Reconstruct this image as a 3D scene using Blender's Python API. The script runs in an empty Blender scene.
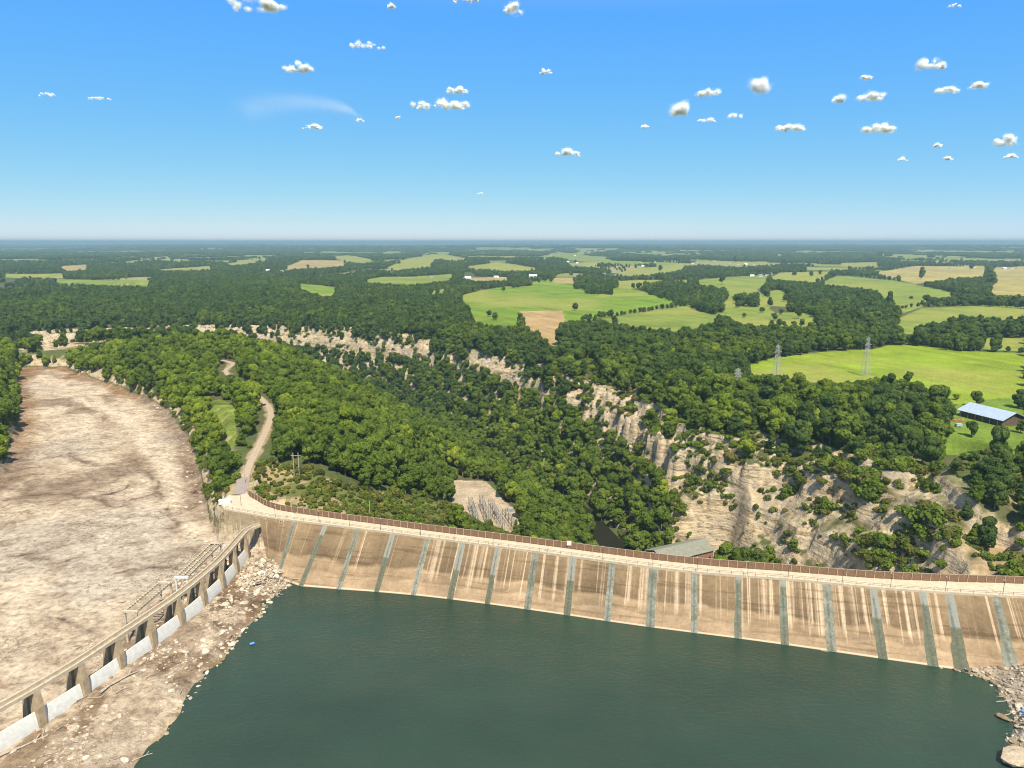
import bpy, math, random
import numpy as np
random.seed(7)
RNG = np.random.default_rng(11)
SC = bpy.context.scene
COL = SC.collection

# ------------------------------------------------------------------ camera model
W, HH, F = 1024, 768, 711.0
CAM_Z = 137.0
PITCH = math.atan(142.5 / F)
CP, SP = math.cos(PITCH), math.sin(PITCH)

def ray(px, py):
    u = (np.asarray(px, float) - 512) / F
    v = (384 - np.asarray(py, float)) / F
    return u, CP + v * SP, -SP + v * CP

def at(px, py, z):
    """world point of pixel px,py on the level z"""
    u, f, d = ray(px, py)
    t = (z - CAM_Z) / d
    return np.array([u * t, f * t, z])

def proj(x, y, z):
    dz = z - CAM_Z
    dep = y * CP - dz * SP
    up = y * SP + dz * CP
    dep = np.maximum(dep, 1e-3)
    return 512 + F * x / dep, 384 - F * up / dep, dep

# ------------------------------------------------------------------ noise and geometry helpers (numpy)
def _hash(ix, iy, seed):
    h = (ix.astype(np.int64) * 374761393 + iy.astype(np.int64) * 668265263 + seed * 974711) & 0xFFFFFFFF
    h = ((h ^ (h >> 13)) * 1274126177) & 0xFFFFFFFF
    h = (h ^ (h >> 16)) & 0xFFFFFFFF
    return h.astype(np.float64) / 2147483647.5 - 1.0

def vnoise(x, y, seed=0):
    ix = np.floor(x); iy = np.floor(y)
    fx = x - ix; fy = y - iy
    fx = fx * fx * (3 - 2 * fx); fy = fy * fy * (3 - 2 * fy)
    a = _hash(ix, iy, seed); b = _hash(ix + 1, iy, seed)
    c = _hash(ix, iy + 1, seed); d = _hash(ix + 1, iy + 1, seed)
    return (a * (1 - fx) + b * fx) * (1 - fy) + (c * (1 - fx) + d * fx) * fy

def fbm(x, y, scale, octv=3, seed=0):
    s = np.zeros_like(x, dtype=float); amp = 1.0; tot = 0.0; f = 1.0 / scale
    for o in range(octv):
        s += amp * vnoise(x * f + 17.3 * o, y * f - 9.1 * o, seed + o * 31)
        tot += amp; amp *= 0.5; f *= 2.03
    return s / tot * 1.4

def sm(a, b, x):
    t = np.clip((x - a) / (b - a), 0, 1)
    return t * t * (3 - 2 * t)

def poly_dist(x, y, pts):
    """distance, side (+ right of travel) and arc length along a polyline"""
    best = np.full(x.shape, 1e18); side = np.zeros(x.shape); arc = np.zeros(x.shape); s0 = 0.0
    for (ax, ay), (bx, by) in zip(pts[:-1], pts[1:]):
        ex, ey = bx - ax, by - ay
        L2 = ex * ex + ey * ey; L = math.sqrt(L2)
        t = np.clip(((x - ax) * ex + (y - ay) * ey) / L2, 0, 1)
        dx, dy = x - ax - t * ex, y - ay - t * ey
        d2 = dx * dx + dy * dy
        m = d2 < best
        best = np.where(m, d2, best)
        side = np.where(m, np.sign(ey * dx - ex * dy), side)
        arc = np.where(m, s0 + t * L, arc)
        s0 += L
    return np.sqrt(best), side, arc

def inside(x, y, pts):
    r = np.zeros(np.shape(x), bool)
    n = len(pts)
    for i in range(n):
        ax, ay = pts[i]; bx, by = pts[(i + 1) % n]
        if ay == by: continue
        c = ((ay > y) != (by > y)) & (x < (bx - ax) * (y - ay) / (by - ay) + ax)
        r ^= c
    return r

def sdist(x, y, pts):
    d, _, _ = poly_dist(x, y, list(pts) + [pts[0]])
    return np.where(inside(x, y, pts), -d, d)

# ------------------------------------------------------------------ plan of the place
GORGE = [(104, 180), (92, 330), (80, 395), (72, 440), (55, 520), (10, 605), (-48, 735), (-108, 832), (-165, 930),
         (-275, 1000), (-385, 1052), (-550, 1030), (-650, 975), (-850, 900), (-1300, 950), (-1500, 1500), (-1150, 1960), (-2600, 2100)]
WATERLINE = [(-97, 273), (-89, 267), (-42, 259.5), (-2.3, 250), (45.5, 236.3), (87, 225.7), (127, 214.3), (146.8, 208.6), (172, 201)]
CREST_NEAR = [(-131, 307.5), (-113, 300), (-102, 296), (-55, 282), (-2.4, 266), (60, 246.5), (101.7, 238.5), (132.6, 231.7), (174, 225.9), (215, 222), (262, 219)]
CREST_FAR = [(-131, 334), (-127, 325.5), (-121, 319), (-111, 309.5), (-95, 302), (-34, 282.3), (-0.4, 272.2), (61, 253), (100, 245.2), (138, 238.7), (183, 235.2), (222, 233), (266, 231)]
RES = [(-98, -300), (-99, 165), (-97, 199), (-96, 227), (-93, 248), (-92, 262)] + WATERLINE[1:8] + [(152, 203), (150, 196), (147, 187), (138, 176), (142, 165), (150, 120), (160, -300)]
DAMFOOT = WATERLINE + [(200, 195), (262, 195), (266, 234)] + CREST_FAR[::-1][1:-4] + [(-101, 297)]
APRON = [(-131, 307), (-113, 299.5), (-100, 296), (-95, 303), (-111, 311), (-121, 320.5), (-127, 327), (-130, 335), (-137, 335), (-138, 318)]
SPILL = [(-150, -300), (-97, -300), (-97, 290), (-116, 300), (-136, 307), (-150, 330), (-164, 360), (-222, 473), (-288, 575), (-377, 670), (-450, 735), (-512, 800),
         (-560, 800), (-485, 685), (-383, 537), (-306, 410), (-262, 300), (-245, 150), (-250, -300)]
PAD = [(-45, 542), (-24, 542), (16, 430), (-32, 425)]
PH_PAD = [(86, 402), (139, 402), (139, 436), (86, 436)]
ROAD = [(-133.5, 332, 17), (-138, 350, 17.6), (-142.5, 370.6, 18.6), (-150.6, 413, 20.2), (-160.6, 458, 21), (-172, 490, 22), (-200, 540, 22), (-236, 595, 21), (-262, 640, 21), (-276, 690, 20), (-330, 740, 19)]
GATES = [(-153, 139), (-147, 153), (-141, 167), (-135.3, 180), (-130.5, 193), (-126.8, 206.3), (-123.2, 219.5), (-119.8, 233), (-117.6, 246.7), (-116.2, 260.5), (-116, 274), (-116.3, 287.5)]

KR = np.array([0, 14, 44, 55, 59, 64, 69, 78, 92, 170, 260]); ZR = np.array([-71, -68.5, -35, -24, -7, -4, 6, 9, 12, 24, 80])
KL = np.array([0, 24, 60, 120, 185, 300]); ZL = np.array([-71, -68, -48, -10, 21, 80])

KR2 = np.array([0, 14, 41, 45, 56, 60, 65, 68, 75, 78, 92, 170, 260]); ZR2 = np.array([-71, -68.5, -37, -25, -17, -5, -1, 0.5, 3, 10, 13, 24, 80])
def H(x, y, fine=True):
    x = np.asarray(x, float); y = np.asarray(y, float)
    r = np.hypot(x, y)
    z = 20 + 3.5 * fbm(x, y, 520, 2, 3) * sm(300, 700, r) + 9 * sm(1300, 4500, r) * fbm(x, y, 1500, 2, 9) + 30 * sm(6000, 14000, r) * fbm(x, y, 4200, 3, 14)
    z = z - 3 * sm(150, 320, x) * sm(700, 500, y) * sm(330, 420, y)
    # gorge
    d, side, arc = poly_dist(x, y, GORGE)
    near = d < 420
    n = np.zeros_like(d)
    if near.any():
        n[near] = (15 + 6 * sm(490, 395, y[near])) * fbm(x[near], y[near], 55, 3, 21) + 5.5 * fbm(x[near], y[near], 15, 3, 22) + 2.2 * fbm(x[near], y[near], 5, 2, 23)
    amp = sm(15, 50, d) * (1 - .55 * sm(640, 800, r))
    dr = np.maximum(d + n * amp, 0)
    k = 1 + 0.78 * sm(490, 395, y) * sm(900, 500, r)
    kk_ = dr * (1 + .10 * np.where(near, fbm(x, y, 90, 2, 24), 0) * (k - 1)) / k
    wk = np.clip((k - 1) / .5, 0, 1)
    zr = np.interp(dr / k, KR, ZR) * (1 - wk) + np.interp(kk_, KR2, ZR2) * wk + np.clip(dr / k - 260, 0, 1e4)
    zr = zr + np.where(near, (k - 1) * 14 * fbm(x, y, 38, 2, 5) * sm(60, 110, d), 0)
    zl = np.interp(np.maximum(d + 0.5 * n * amp, 0), KL, ZL) + np.clip(d - 300, 0, 1e4)
    zg = np.where(side > 0, zr, zl)
    # ledges of the layered limestone on the steep side
    st = 7.5
    q = (zr + 1.5 * n * 0.3) / st
    fl = np.floor(q); fr = q - fl
    zt = st * (fl + sm(0.35, 0.65, fr)) - 1.5 * n * 0.3
    wl = np.where(side > 0, sm(-34, -24, zr) * sm(14, 6, zr), 0) * (0.75 - 0.65 * sm(1.1, 1.5, k))
    zg = zg * (1 - wl) + zt * wl
    up_ = y < np.interp(x, [p[0] for p in CREST_NEAR], [p[1] for p in CREST_NEAR]) - 3
    z = np.where(up_, z, np.minimum(z, zg))
    # spillway channel
    ds = sdist(x, y, SPILL)
    zf = np.interp(y, [100, 300, 600, 800], [2.5, 2.2, 0.0, -5])
    m = ds < 60
    wn = np.zeros_like(d)
    if m.any():
        wn[m] = 3.5 * fbm(x[m], y[m], 18, 3, 41)
    zs = zf + np.interp(ds + wn, [0, 3, 7, 13, 22, 44], [0, 2, 7.5, 13.5, 20, 90]) + np.clip(ds - 40, 0, 1e4)
    z = np.minimum(z, zs)
    if fine:
        mi = ds < 0
        rough = np.zeros_like(d)
        if mi.any():
            xs, ys = x[mi], y[mi]
            rr = 0.9 * fbm(xs, ys, 60, 2, 50) + 0.9 * np.abs(fbm(xs, ys, 21, 4, 51)) - 0.3
            # thin rock ledges dipping across the bed
            q = rr / 0.45
            fq = np.floor(q)
            rough[mi] = 0.4 * (fq + sm(0.7, 0.97, q - fq)) + 0.25 * fbm(xs, ys, 3.2, 2, 53)
        z = z + rough * sm(0, -3, ds)
    # reservoir
    dw = sdist(x, y, RES)
    wob = np.zeros_like(d)
    mw = np.abs(dw) < 60
    if mw.any():
        wob[mw] = 1.6 * fbm(x[mw], y[mw], 9, 3, 61)
    left = x < 0
    zb = np.where(left, np.interp(dw + wob, [-30, -6, 0, 5, 20, 30], [-14, -3.2, -0.25, 0.9, 2.6, 3.4]),
                  np.interp(dw + wob, [-30, -5, 0, 4, 40, 60], [-16, -4, -0.25, 2.5, 21, 30]))
    bank = (y < 335) & (up_ | (dw < 0) | (x < -106)) & ((left & (x > -125)) | ~left) & (dw < 60) & ((dw < 0) | left | (x > 118))
    z = np.where(bank & (dw < 0), zb, np.where(bank, np.minimum(z, np.where(left, np.minimum(zb + 0.5 * wob * sm(0, 6, dw), 4.2), zb + 0.4 * wob)), z))
    # under the dam
    dd = inside(x, y, DAMFOOT)
    z = np.where(dd, np.minimum(z, -4), z)
    dcf, _, _ = poly_dist(x, y, CREST_FAR)
    z = np.where((x > -128) & (x < 60) & (y < 420) & ~dd & (dw > 0), np.minimum(z, 16.0 + .07 * dcf), z)
    # flat places
    for pts, lev, bl in ((APRON, 16.4, 7), (PAD, -52, 42), (PH_PAD, -65, 14)):
        da = sdist(x, y, pts)
        w = sm(bl, 0, da) * np.where(ds < 1.0, 0.0, 1.0) if pts is APRON else sm(bl, 0, da)
        w = np.where(dd, 0, w)
        z = z * (1 - w) + lev * w
    rx = [(p[0], p[1]) for p in ROAD]
    dro, _, ar = poly_dist(x, y, rx)
    al = np.concatenate([[0], np.cumsum([math.hypot(b[0] - a[0], b[1] - a[1]) for a, b in zip(ROAD[:-1], ROAD[1:])])])
    zr_ = np.interp(ar, al, [p[2] for p in ROAD])
    w = sm(9, 3.5, dro) * np.where(ds < 3, 0, 1)
    z = z * (1 - w) + zr_ * w
    return z

def h1(x, y):
    return float(H(np.array([x]), np.array([y]))[0])

def cast(px, py, tmin=140, tmax=40000):
    """where the line of sight through a pixel meets the ground"""
    u, f, d = (float(a) for a in ray(px, py))
    t = np.geomspace(tmin, tmax, 2600)
    gz = H(u * t, f * t, False)
    below = (CAM_Z + d * t) < gz
    i = int(np.argmax(below)) if below.any() else len(t) - 1
    tt = np.linspace(t[max(i - 1, 0)], t[i], 24)
    gz = H(u * tt, f * tt, True)
    b2 = (CAM_Z + d * tt) < gz
    j = int(np.argmax(b2)) if b2.any() else 23
    return np.array([u * tt[j], f * tt[j], gz[j]]), tt[j]

# ------------------------------------------------------------------ fields and clearings: their outlines on the ground
G1, G2, G3, TAN, GOLD, BRN, LAWN = (0.12, 0.185, 0.014), (0.15, 0.19, 0.03), (0.165, 0.225, 0.014), (0.3, 0.22, 0.085), (0.3, 0.245, 0.075), (0.3, 0.205, 0.09), (0.11, 0.165, 0.02)
OLV = (0.205, 0.215, 0.042)
FIELDS = [
 ('pasture', G1, [(456, 297), (481, 290), (512, 286), (549, 279), (580, 287), (617, 286), (642, 291), (677, 299), (674, 306), (640, 311.5), (610, 317), (582, 322), (566, 325), (562, 311), (519, 311), (520, 326), (505, 326), (486, 326), (472, 320), (466, 304)]),
 ('ploughed_field', BRN, [(519, 311), (563, 311), (566, 320), (559, 330), (558, 350), (549, 344), (540, 334), (524, 327)]),
 ('pasture', G2, [(594, 320), (612, 317), (640, 312), (676, 306.5), (682, 301), (697, 305), (722, 314), (716, 322), (697, 328), (675, 332), (642, 329), (615, 324)]),
 ('pasture', G2, [(688, 281), (727, 277), (768, 275), (767, 283), (757, 290), (766, 296), (775, 300), (768, 309), (776, 313), (803, 312), (828, 323), (800, 328), (768, 326), (745, 325), (722, 316), (710, 312), (727, 300), (729, 291), (712, 288)]),
 ('pasture', OLV, [(617, 281), (640, 280), (690, 280), (688, 285), (650, 285), (630, 289), (617, 288)]),
 ('meadow', OLV, [(632, 269), (672, 265), (687, 264), (682, 270), (652, 274), (629, 276), (610, 276)]),
 ('meadow', TAN, [(553, 278), (577, 278), (577, 284), (553, 282)]),
 ('pasture', G2, [(768, 291), (780, 290), (788, 295), (789, 303), (793, 308), (770, 306)]),
 ('pasture', OLV, [(768, 279), (780, 272.5), (830, 271.5), (825, 279), (813, 282.5)]),
 ('pasture', G2, [(818, 284), (838, 275.5), (868, 278), (898, 281), (918, 285), (968, 296), (983, 301), (943, 297), (925, 302), (923, 307), (903, 313), (895, 306), (894, 300), (884, 299), (878, 291), (843, 286)]),
 ('hayfield', GOLD, [(878, 272), (915, 266), (985, 266.5), (985, 276), (968, 278), (928, 282), (915, 284), (880, 275)]),
 ('hayfield', GOLD, [(993, 268), (1030, 266), (1030, 296), (992, 295), (990, 287), (998, 282)]),
 ('pasture', G2, [(895, 320), (923, 308), (978, 305.5), (1030, 307), (1030, 320), (993, 320), (973, 317), (943, 322), (918, 327), (916, 334), (903, 334)]),
 ('pasture', G2, [(838, 317), (873, 309), (880, 311), (845, 322)]),
 ('pasture', G2, [(980, 338), (1030, 338), (1030, 351), (983, 350)]),
 ('pasture', G3, [(746, 366), (768, 360), (818, 352.5), (873, 349), (888, 345), (918, 346), (955, 351), (1030, 353), (1030, 402), (1000, 398), (985, 402), (962, 405), (945, 402), (925, 390), (900, 384), (860, 384), (800, 382), (780, 380), (766, 376), (752, 384)]),
 ('lawn', LAWN, [(940, 454), (950, 418), (958, 405), (985, 400), (1030, 396), (1030, 458), (985, 453), (960, 456)]),
 ('meadow', OLV, [(4, 274), (64, 273.5), (64, 278), (45, 279), (6, 277.5)]),
 ('meadow', TAN, [(60, 266), (88, 265.5), (86, 270), (65, 271)]),
 ('pasture', G2, [(50, 279), (100, 280), (150, 280), (148, 286.5), (90, 285), (60, 283)]),
 ('meadow', OLV, [(108, 272.5), (160, 271), (212, 270.5), (210, 266), (180, 268), (150, 270)]),
 ('meadow', OLV, [(222, 264), (252, 260.5), (258, 263.5), (232, 266)]),
 ('meadow', TAN, [(286, 266.5), (303, 260), (343, 260.5), (345, 266), (318, 268.5), (288, 269.5)]),
 ('pasture', OLV, [(331, 257), (348, 255), (371, 259), (371, 262), (348, 262)]),
 ('pasture', G1, [(288, 283.5), (318, 285), (341, 288), (332, 296), (322, 296), (306, 291)]),
 ('pasture', OLV, [(353, 290), (378, 290), (376, 293.5), (353, 294)]),
 ('pasture', OLV, [(386, 268), (406, 259), (431, 254.5), (446, 254), (468, 259), (456, 261.5), (436, 259), (431, 264), (431, 267), (416, 268.5), (398, 270)]),
 ('pasture', G2, [(359, 281), (381, 277), (416, 276.5), (453, 274), (452, 280), (431, 282.5), (411, 285), (371, 283)]),
 ('pasture', OLV, [(462, 267), (486, 264), (496, 262), (512, 264), (542, 269), (522, 271.5), (476, 269.5)]),
 ('pasture', G2, [(427, 291), (446, 289), (443, 295), (430, 296)]),
 ('meadow', TAN, [(460, 277.5), (508, 277), (508, 280.5), (476, 281.5)]),
 ('meadow', G2, [(542, 256), (557, 252), (582, 254), (612, 260), (595, 262.5), (570, 260)]),
 ('meadow', OLV, [(567, 262.5), (592, 263), (600, 266.5), (572, 266.5)]),
 ('meadow', OLV, [(840, 263), (878, 262), (878, 267), (842, 266.5)]),
 ('meadow', OLV, [(728, 262), (768, 261.5), (768, 265), (728, 265.5)]),
 ('meadow', OLV, [(806, 267), (850, 268), (848, 270.5), (806, 270)]),
]
# woods standing inside the field outlines
WOODS = [[(574, 281), (600, 280), (618, 282), (617, 288), (600, 291), (575, 289)], [(585, 290), (612, 290), (612, 295), (586, 294)],
         [(643, 288), (672, 285), (700, 291), (725, 293), (726, 298), (705, 301), (724, 312), (712, 315), (690, 308), (668, 301), (646, 293)],
         [(735, 300), (757, 297), (759, 307), (738, 307)], [(512, 284), (530, 282), (531, 286), (512, 288)]]
# open ground that no crown covers: road, verges, substation, bare rock
CLEAR = [[(228, 512), (236, 480), (243, 462), (254, 441), (262, 420), (260, 404), (273, 403), (276, 424), (267, 445), (256, 466), (252, 497)],
         [(213, 366), (226, 363), (227, 378), (214, 380)],
         [(204, 400), (218, 398), (236, 402), (240, 445), (226, 456), (217, 428)],
         [(228, 366), (241, 366), (238, 376), (228, 378)], [(95, 372), (118, 374), (116, 380), (92, 378)], [(150, 373), (168, 374), (166, 380), (152, 380)],
         [(459, 484), (478, 482), (533, 540), (466, 531)],
         [(593, 520), (612, 524), (634, 548), (590, 546)],
         [(574, 393), (590, 387), (612, 392), (640, 408), (652, 428), (676, 436), (690, 455), (716, 470), (714, 452), (724, 450), (760, 478), (790, 485), (795, 468), (830, 455), (858, 447),
          (905, 450), (935, 466), (965, 482), (968, 500), (945, 530), (900, 552), (850, 545), (812, 550), (800, 562), (775, 548), (738, 517), (702, 494), (652, 468), (600, 428), (576, 412)],
         [(284, 334), (310, 335), (350, 340), (402, 345), (428, 346), (430, 350), (400, 355), (352, 350), (310, 343), (284, 338)],
         [(466, 352), (490, 356), (512, 362), (535, 376), (528, 388), (500, 375), (470, 360)],
         [(34, 338), (80, 333), (150, 332.5), (236, 331), (236, 334), (150, 337), (112, 341), (80, 348), (45, 351)],
         [(585, 360), (602, 362), (600, 372), (586, 372)],
         [(8, 292), (30, 291.3), (54, 290), (54, 294), (32, 295), (12, 296.5)],
         [(690, 548), (660, 540), (685, 530), (716, 540), (718, 556)]]
ROCKPX = CLEAR[8:14]
SCRUB = [(252, 462), (276, 464), (310, 468), (345, 485), (380, 492), (420, 500), (455, 505), (462, 528), (400, 530), (340, 520), (300, 512), (262, 500), (250, 480)]

EXTENT = 60000.0
SUN_EL, SUN_AZ = math.radians(57), math.radians(180 - 14)      # azimuth clockwise from +Y
SUN_DIR = np.array([math.sin(SUN_AZ) * math.cos(SUN_EL), math.cos(SUN_AZ) * math.cos(SUN_EL), math.sin(SUN_EL)])

# ------------------------------------------------------------------ object helpers
def mesh_np(name, verts, faces, mats=(), smooth=False, matidx=None):
    """verts (n,3); faces (m,k) of one size or a list of lists"""
    me = bpy.data.meshes.new(name)
    v = np.asarray(verts, np.float32)
    if isinstance(faces, np.ndarray):
        nf, k = faces.shape
        me.vertices.add(len(v)); me.vertices.foreach_set('co', v.ravel())
        me.loops.add(nf * k); me.loops.foreach_set('vertex_index', faces.astype(np.int32).ravel())
        me.polygons.add(nf)
        me.polygons.foreach_set('loop_start', np.arange(0, nf * k, k, dtype=np.int32))
        me.polygons.foreach_set('loop_total', np.full(nf, k, np.int32))
        if matidx is not None: me.polygons.foreach_set('material_index', np.asarray(matidx, np.int32))
        me.update(calc_edges=True)
    else:
        me.from_pydata([tuple(map(float, p)) for p in v], [], faces)
        if matidx is not None: me.polygons.foreach_set('material_index', np.asarray(matidx, np.int32))
    if smooth: me.polygons.foreach_set('use_smooth', np.ones(len(me.polygons), bool))
    for m in mats: me.materials.append(m)
    me.update()
    return me

def link(name, data, parent=None, loc=None):
    o = bpy.data.objects.new(name, data)
    COL.objects.link(o)
    if parent is not None: o.parent = parent
    if loc is not None: o.location = [float(a) for a in loc]
    return o

def tag(o, label=None, cat=None, group=None, kind=None):
    if label: o['label'] = label
    if cat: o['category'] = cat
    if group: o['group'] = group
    if kind: o['kind'] = kind
    return o

def thing(name, label, cat, loc=(0, 0, 0), rz=0.0, group=None):
    o = link(name, None, None, loc); o.rotation_euler = (0, 0, rz); o.empty_display_size = 1
    return tag(o, label, cat, group)

class MB:
    """collects boxes, bars and prisms for ONE mesh object"""
    def __init__(s): s.v = []; s.f = []
    def poly(s, pts, quads):
        b = len(s.v); s.v += [tuple(map(float, p)) for p in pts]; s.f += [[b + i for i in q] for q in quads]; return s
    def box(s, x0, x1, y0, y1, z0, z1):
        return s.poly([(x0, y0, z0), (x1, y0, z0), (x1, y1, z0), (x0, y1, z0), (x0, y0, z1), (x1, y0, z1), (x1, y1, z1), (x0, y1, z1)],
                      [(3, 2, 1, 0), (4, 5, 6, 7), (0, 1, 5, 4), (1, 2, 6, 5), (2, 3, 7, 6), (3, 0, 4, 7)])
    def bar(s, a, b, w, h=None, n=4):
        """prism from a to b with n sides"""
        a = np.array(a, float); b = np.array(b, float); d = b - a; L = np.linalg.norm(d); d /= L
        up = np.array([0, 0, 1.0]) if abs(d[2]) < 0.95 else np.array([0, 1.0, 0])
        s1 = np.cross(d, up); s1 /= np.linalg.norm(s1); s2 = np.cross(s1, d)
        h = w if h is None else h
        if n == 4: prof = [(-w / 2, -h / 2), (w / 2, -h / 2), (w / 2, h / 2), (-w / 2, h / 2)]
        else: prof = [(math.cos(2 * math.pi * i / n) * w / 2, math.sin(2 * math.pi * i / n) * h / 2) for i in range(n)]
        pts = [a + s1 * p + s2 * q for p, q in prof] + [b + s1 * p + s2 * q for p, q in prof]
        return s.poly(pts, [tuple(range(n))[::-1], tuple(range(n, 2 * n))] + [(i, (i + 1) % n, n + (i + 1) % n, n + i) for i in range(n)])
    def prism(s, prof, axis0, axis1):
        """closed profile of 3D points swept from offset axis0 to axis1"""
        n = len(prof); a0 = np.array(axis0, float); a1 = np.array(axis1, float)
        pts = [np.array(p, float) + a0 for p in prof] + [np.array(p, float) + a1 for p in prof]
        return s.poly(pts, [tuple(range(n))[::-1], tuple(range(n, 2 * n))] + [(i, (i + 1) % n, n + (i + 1) % n, n + i) for i in range(n)])
    def build(s, name, mat, parent=None, smooth=False):
        me = mesh_np(name, s.v, s.f, [mat], smooth)
        import bmesh
        bm = bmesh.new(); bm.from_mesh(me); bmesh.ops.recalc_face_normals(bm, faces=bm.faces); bm.to_mesh(me); bm.free()
        return link(name, me, parent)

# ------------------------------------------------------------------ materials
class NT:
    def __init__(s, name):
        s.m = bpy.data.materials.new(name); s.m.use_nodes = True; s.t = s.m.node_tree; s.t.nodes.clear()
        s.out = s.n('ShaderNodeOutputMaterial')
    def n(s, typ, **kw):
        nd = s.t.nodes.new(typ)
        for k, v in kw.items(): setattr(nd, k, v)
        return nd
    def l(s, a, b): s.t.links.new(a, b)
    def set(s, sock, v):
        if hasattr(v, 'links') or hasattr(v, 'is_linked'): s.l(v, sock)
        elif isinstance(v, (tuple, list)) and len(v) == 3 and sock.type == 'RGBA': sock.default_value = (*v, 1)
        else: sock.default_value = v
    def math(s, op, a, b=None, clamp=False):
        nd = s.n('ShaderNodeMath', operation=op); nd.use_clamp = clamp
        s.set(nd.inputs[0], a)
        if b is not None: s.set(nd.inputs[1], b)
        return nd.outputs[0]
    def noise(s, vec, scale, detail=3, rough=0.55, dist=0.0):
        nd = s.n('ShaderNodeTexNoise'); nd.inputs['Scale'].default_value = scale; nd.inputs['Detail'].default_value = detail
        nd.inputs['Roughness'].default_value = rough; nd.inputs['Distortion'].default_value = dist
        if vec is not None: s.l(vec, nd.inputs['Vector'])
        return nd.outputs['Fac']
    def mapping(s, vec, scale=(1, 1, 1), rot=(0, 0, 0)):
        nd = s.n('ShaderNodeMapping'); nd.inputs['Scale'].default_value = scale; nd.inputs['Rotation'].default_value = rot
        s.l(vec, nd.inputs['Vector']); return nd.outputs[0]
    def ramp(s, fac, stops, interp='LINEAR'):
        nd = s.n('ShaderNodeValToRGB'); cr = nd.color_ramp; cr.interpolation = interp
        while len(cr.elements) < len(stops): cr.elements.new(0.5)
        for e, (p, c) in zip(cr.elements, stops):
            e.position = p; e.color = (*c, 1) if len(c) == 3 else c
        s.l(fac, nd.inputs[0]); return nd.outputs[0]
    def mix(s, fac, a, b, blend='MIX'):
        nd = s.n('ShaderNodeMix', data_type='RGBA', blend_type=blend)
        s.set(nd.inputs[0], fac); s.set(nd.inputs[6], a); s.set(nd.inputs[7], b)
        return nd.outputs[2]
    def pos(s): return s.n('ShaderNodeNewGeometry').outputs['Position']
    def obj(s): return s.n('ShaderNodeTexCoord').outputs['Object']
    def bump(s, h, strength, dist):
        nd = s.n('ShaderNodeBump'); nd.inputs['Distance'].default_value = dist
        s.set(nd.inputs['Strength'], strength)
        s.l(h, nd.inputs['Height']); return nd.outputs[0]
    def bsdf(s, color, rough=0.85, spec=0.2, normal=None, metal=0.0):
        p = s.n('ShaderNodeBsdfPrincipled')
        s.set(p.inputs['Base Color'], color); s.set(p.inputs['Roughness'], rough); s.set(p.inputs['Specular IOR Level'], spec); s.set(p.inputs['Metallic'], metal)
        if normal is not None: s.l(normal, p.inputs['Normal'])
        s.l(p.outputs[0], s.out.inputs['Surface']); return p

def plain(name, c, var=0.25, scale=1.2, rough=0.8, spec=0.25, metal=0.0):
    """weathered plain surface: base colour with uneven dirt"""
    t = NT(name); v = t.pos()
    n1 = t.noise(v, scale, 4, 0.65)
    k = t.ramp(n1, [(0.25, (1 - var,) * 3), (0.75, (1 + var * 0.35,) * 3)])
    t.bsdf(t.mix(1.0, c, k, 'MULTIPLY'), rough, spec, None, metal)
    return t.m

def mat_ground():
    t = NT('ground_mat'); v = t.pos()
    at_ = t.n('ShaderNodeAttribute', attribute_name='Col')
    col, rock = at_.outputs['Color'], at_.outputs['Alpha']
    fine = t.noise(v, 0.55, 5, 0.68); mid = t.noise(v, 0.09, 4, 0.6)
    k = t.ramp(fine, [(0.28, (0.62,) * 3), (0.5, (0.98,) * 3), (0.75, (1.32,) * 3)])
    k2 = t.ramp(mid, [(0.3, (0.86,) * 3), (0.7, (1.12,) * 3)])
    soil = t.mix(1.0, t.mix(1.0, col, k, 'MULTIPLY'), k2, 'MULTIPLY')
    # layered limestone
    wv = t.n('ShaderNodeVectorMath', operation='MULTIPLY'); t.l(v, wv.inputs[0]); wv.inputs[1].default_value = (0.025, 0.025, 0.24)
    strat = t.noise(wv.outputs[0], 1.0, 3, 0.6, 0.5)
    rc = t.ramp(strat, [(0.28, (0.15, 0.11, 0.07)), (0.38, (0.33, 0.245, 0.145)), (0.5, (0.47, 0.37, 0.23)), (0.6, (0.38, 0.305, 0.205)), (0.72, (0.55, 0.44, 0.28))])
    blot = t.noise(v, 0.045, 4, 0.6)
    rc = t.mix(t.ramp(blot, [(0.42, (0, 0, 0)), (0.6, (0.7, 0.7, 0.7))]), rc, t.mix(0.5, rc, (0.3, 0.26, 0.21)))
    blot2 = t.noise(v, 0.06, 3, 0.6, 0.5)
    rc = t.mix(t.ramp(blot2, [(0.56, (0, 0, 0)), (0.7, (0.5, 0.5, 0.5))]), rc, (0.42, 0.27, 0.13))
    crk = t.noise(t.mapping(v, (0.4, 0.4, 0.6)), 0.55, 6, 0.72)
    rc = t.mix(1.0, rc, t.ramp(crk, [(0.33, (0.3,) * 3), (0.46, (0.95,) * 3), (0.7, (1.25,) * 3)]), 'MULTIPLY')
    c = t.mix(rock, soil, rc)
    hgt = t.math('ADD', t.math('MULTIPLY', strat, 1.6), t.math('ADD', t.math('MULTIPLY', fine, 0.6), t.math('MULTIPLY', crk, 1.4)))
    st = t.math('ADD', t.math('MULTIPLY', rock, 0.55), 0.3)
    t.bsdf(c, 0.92, 0.12, t.bump(hgt, st, 1.3))
    return t.m

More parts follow.
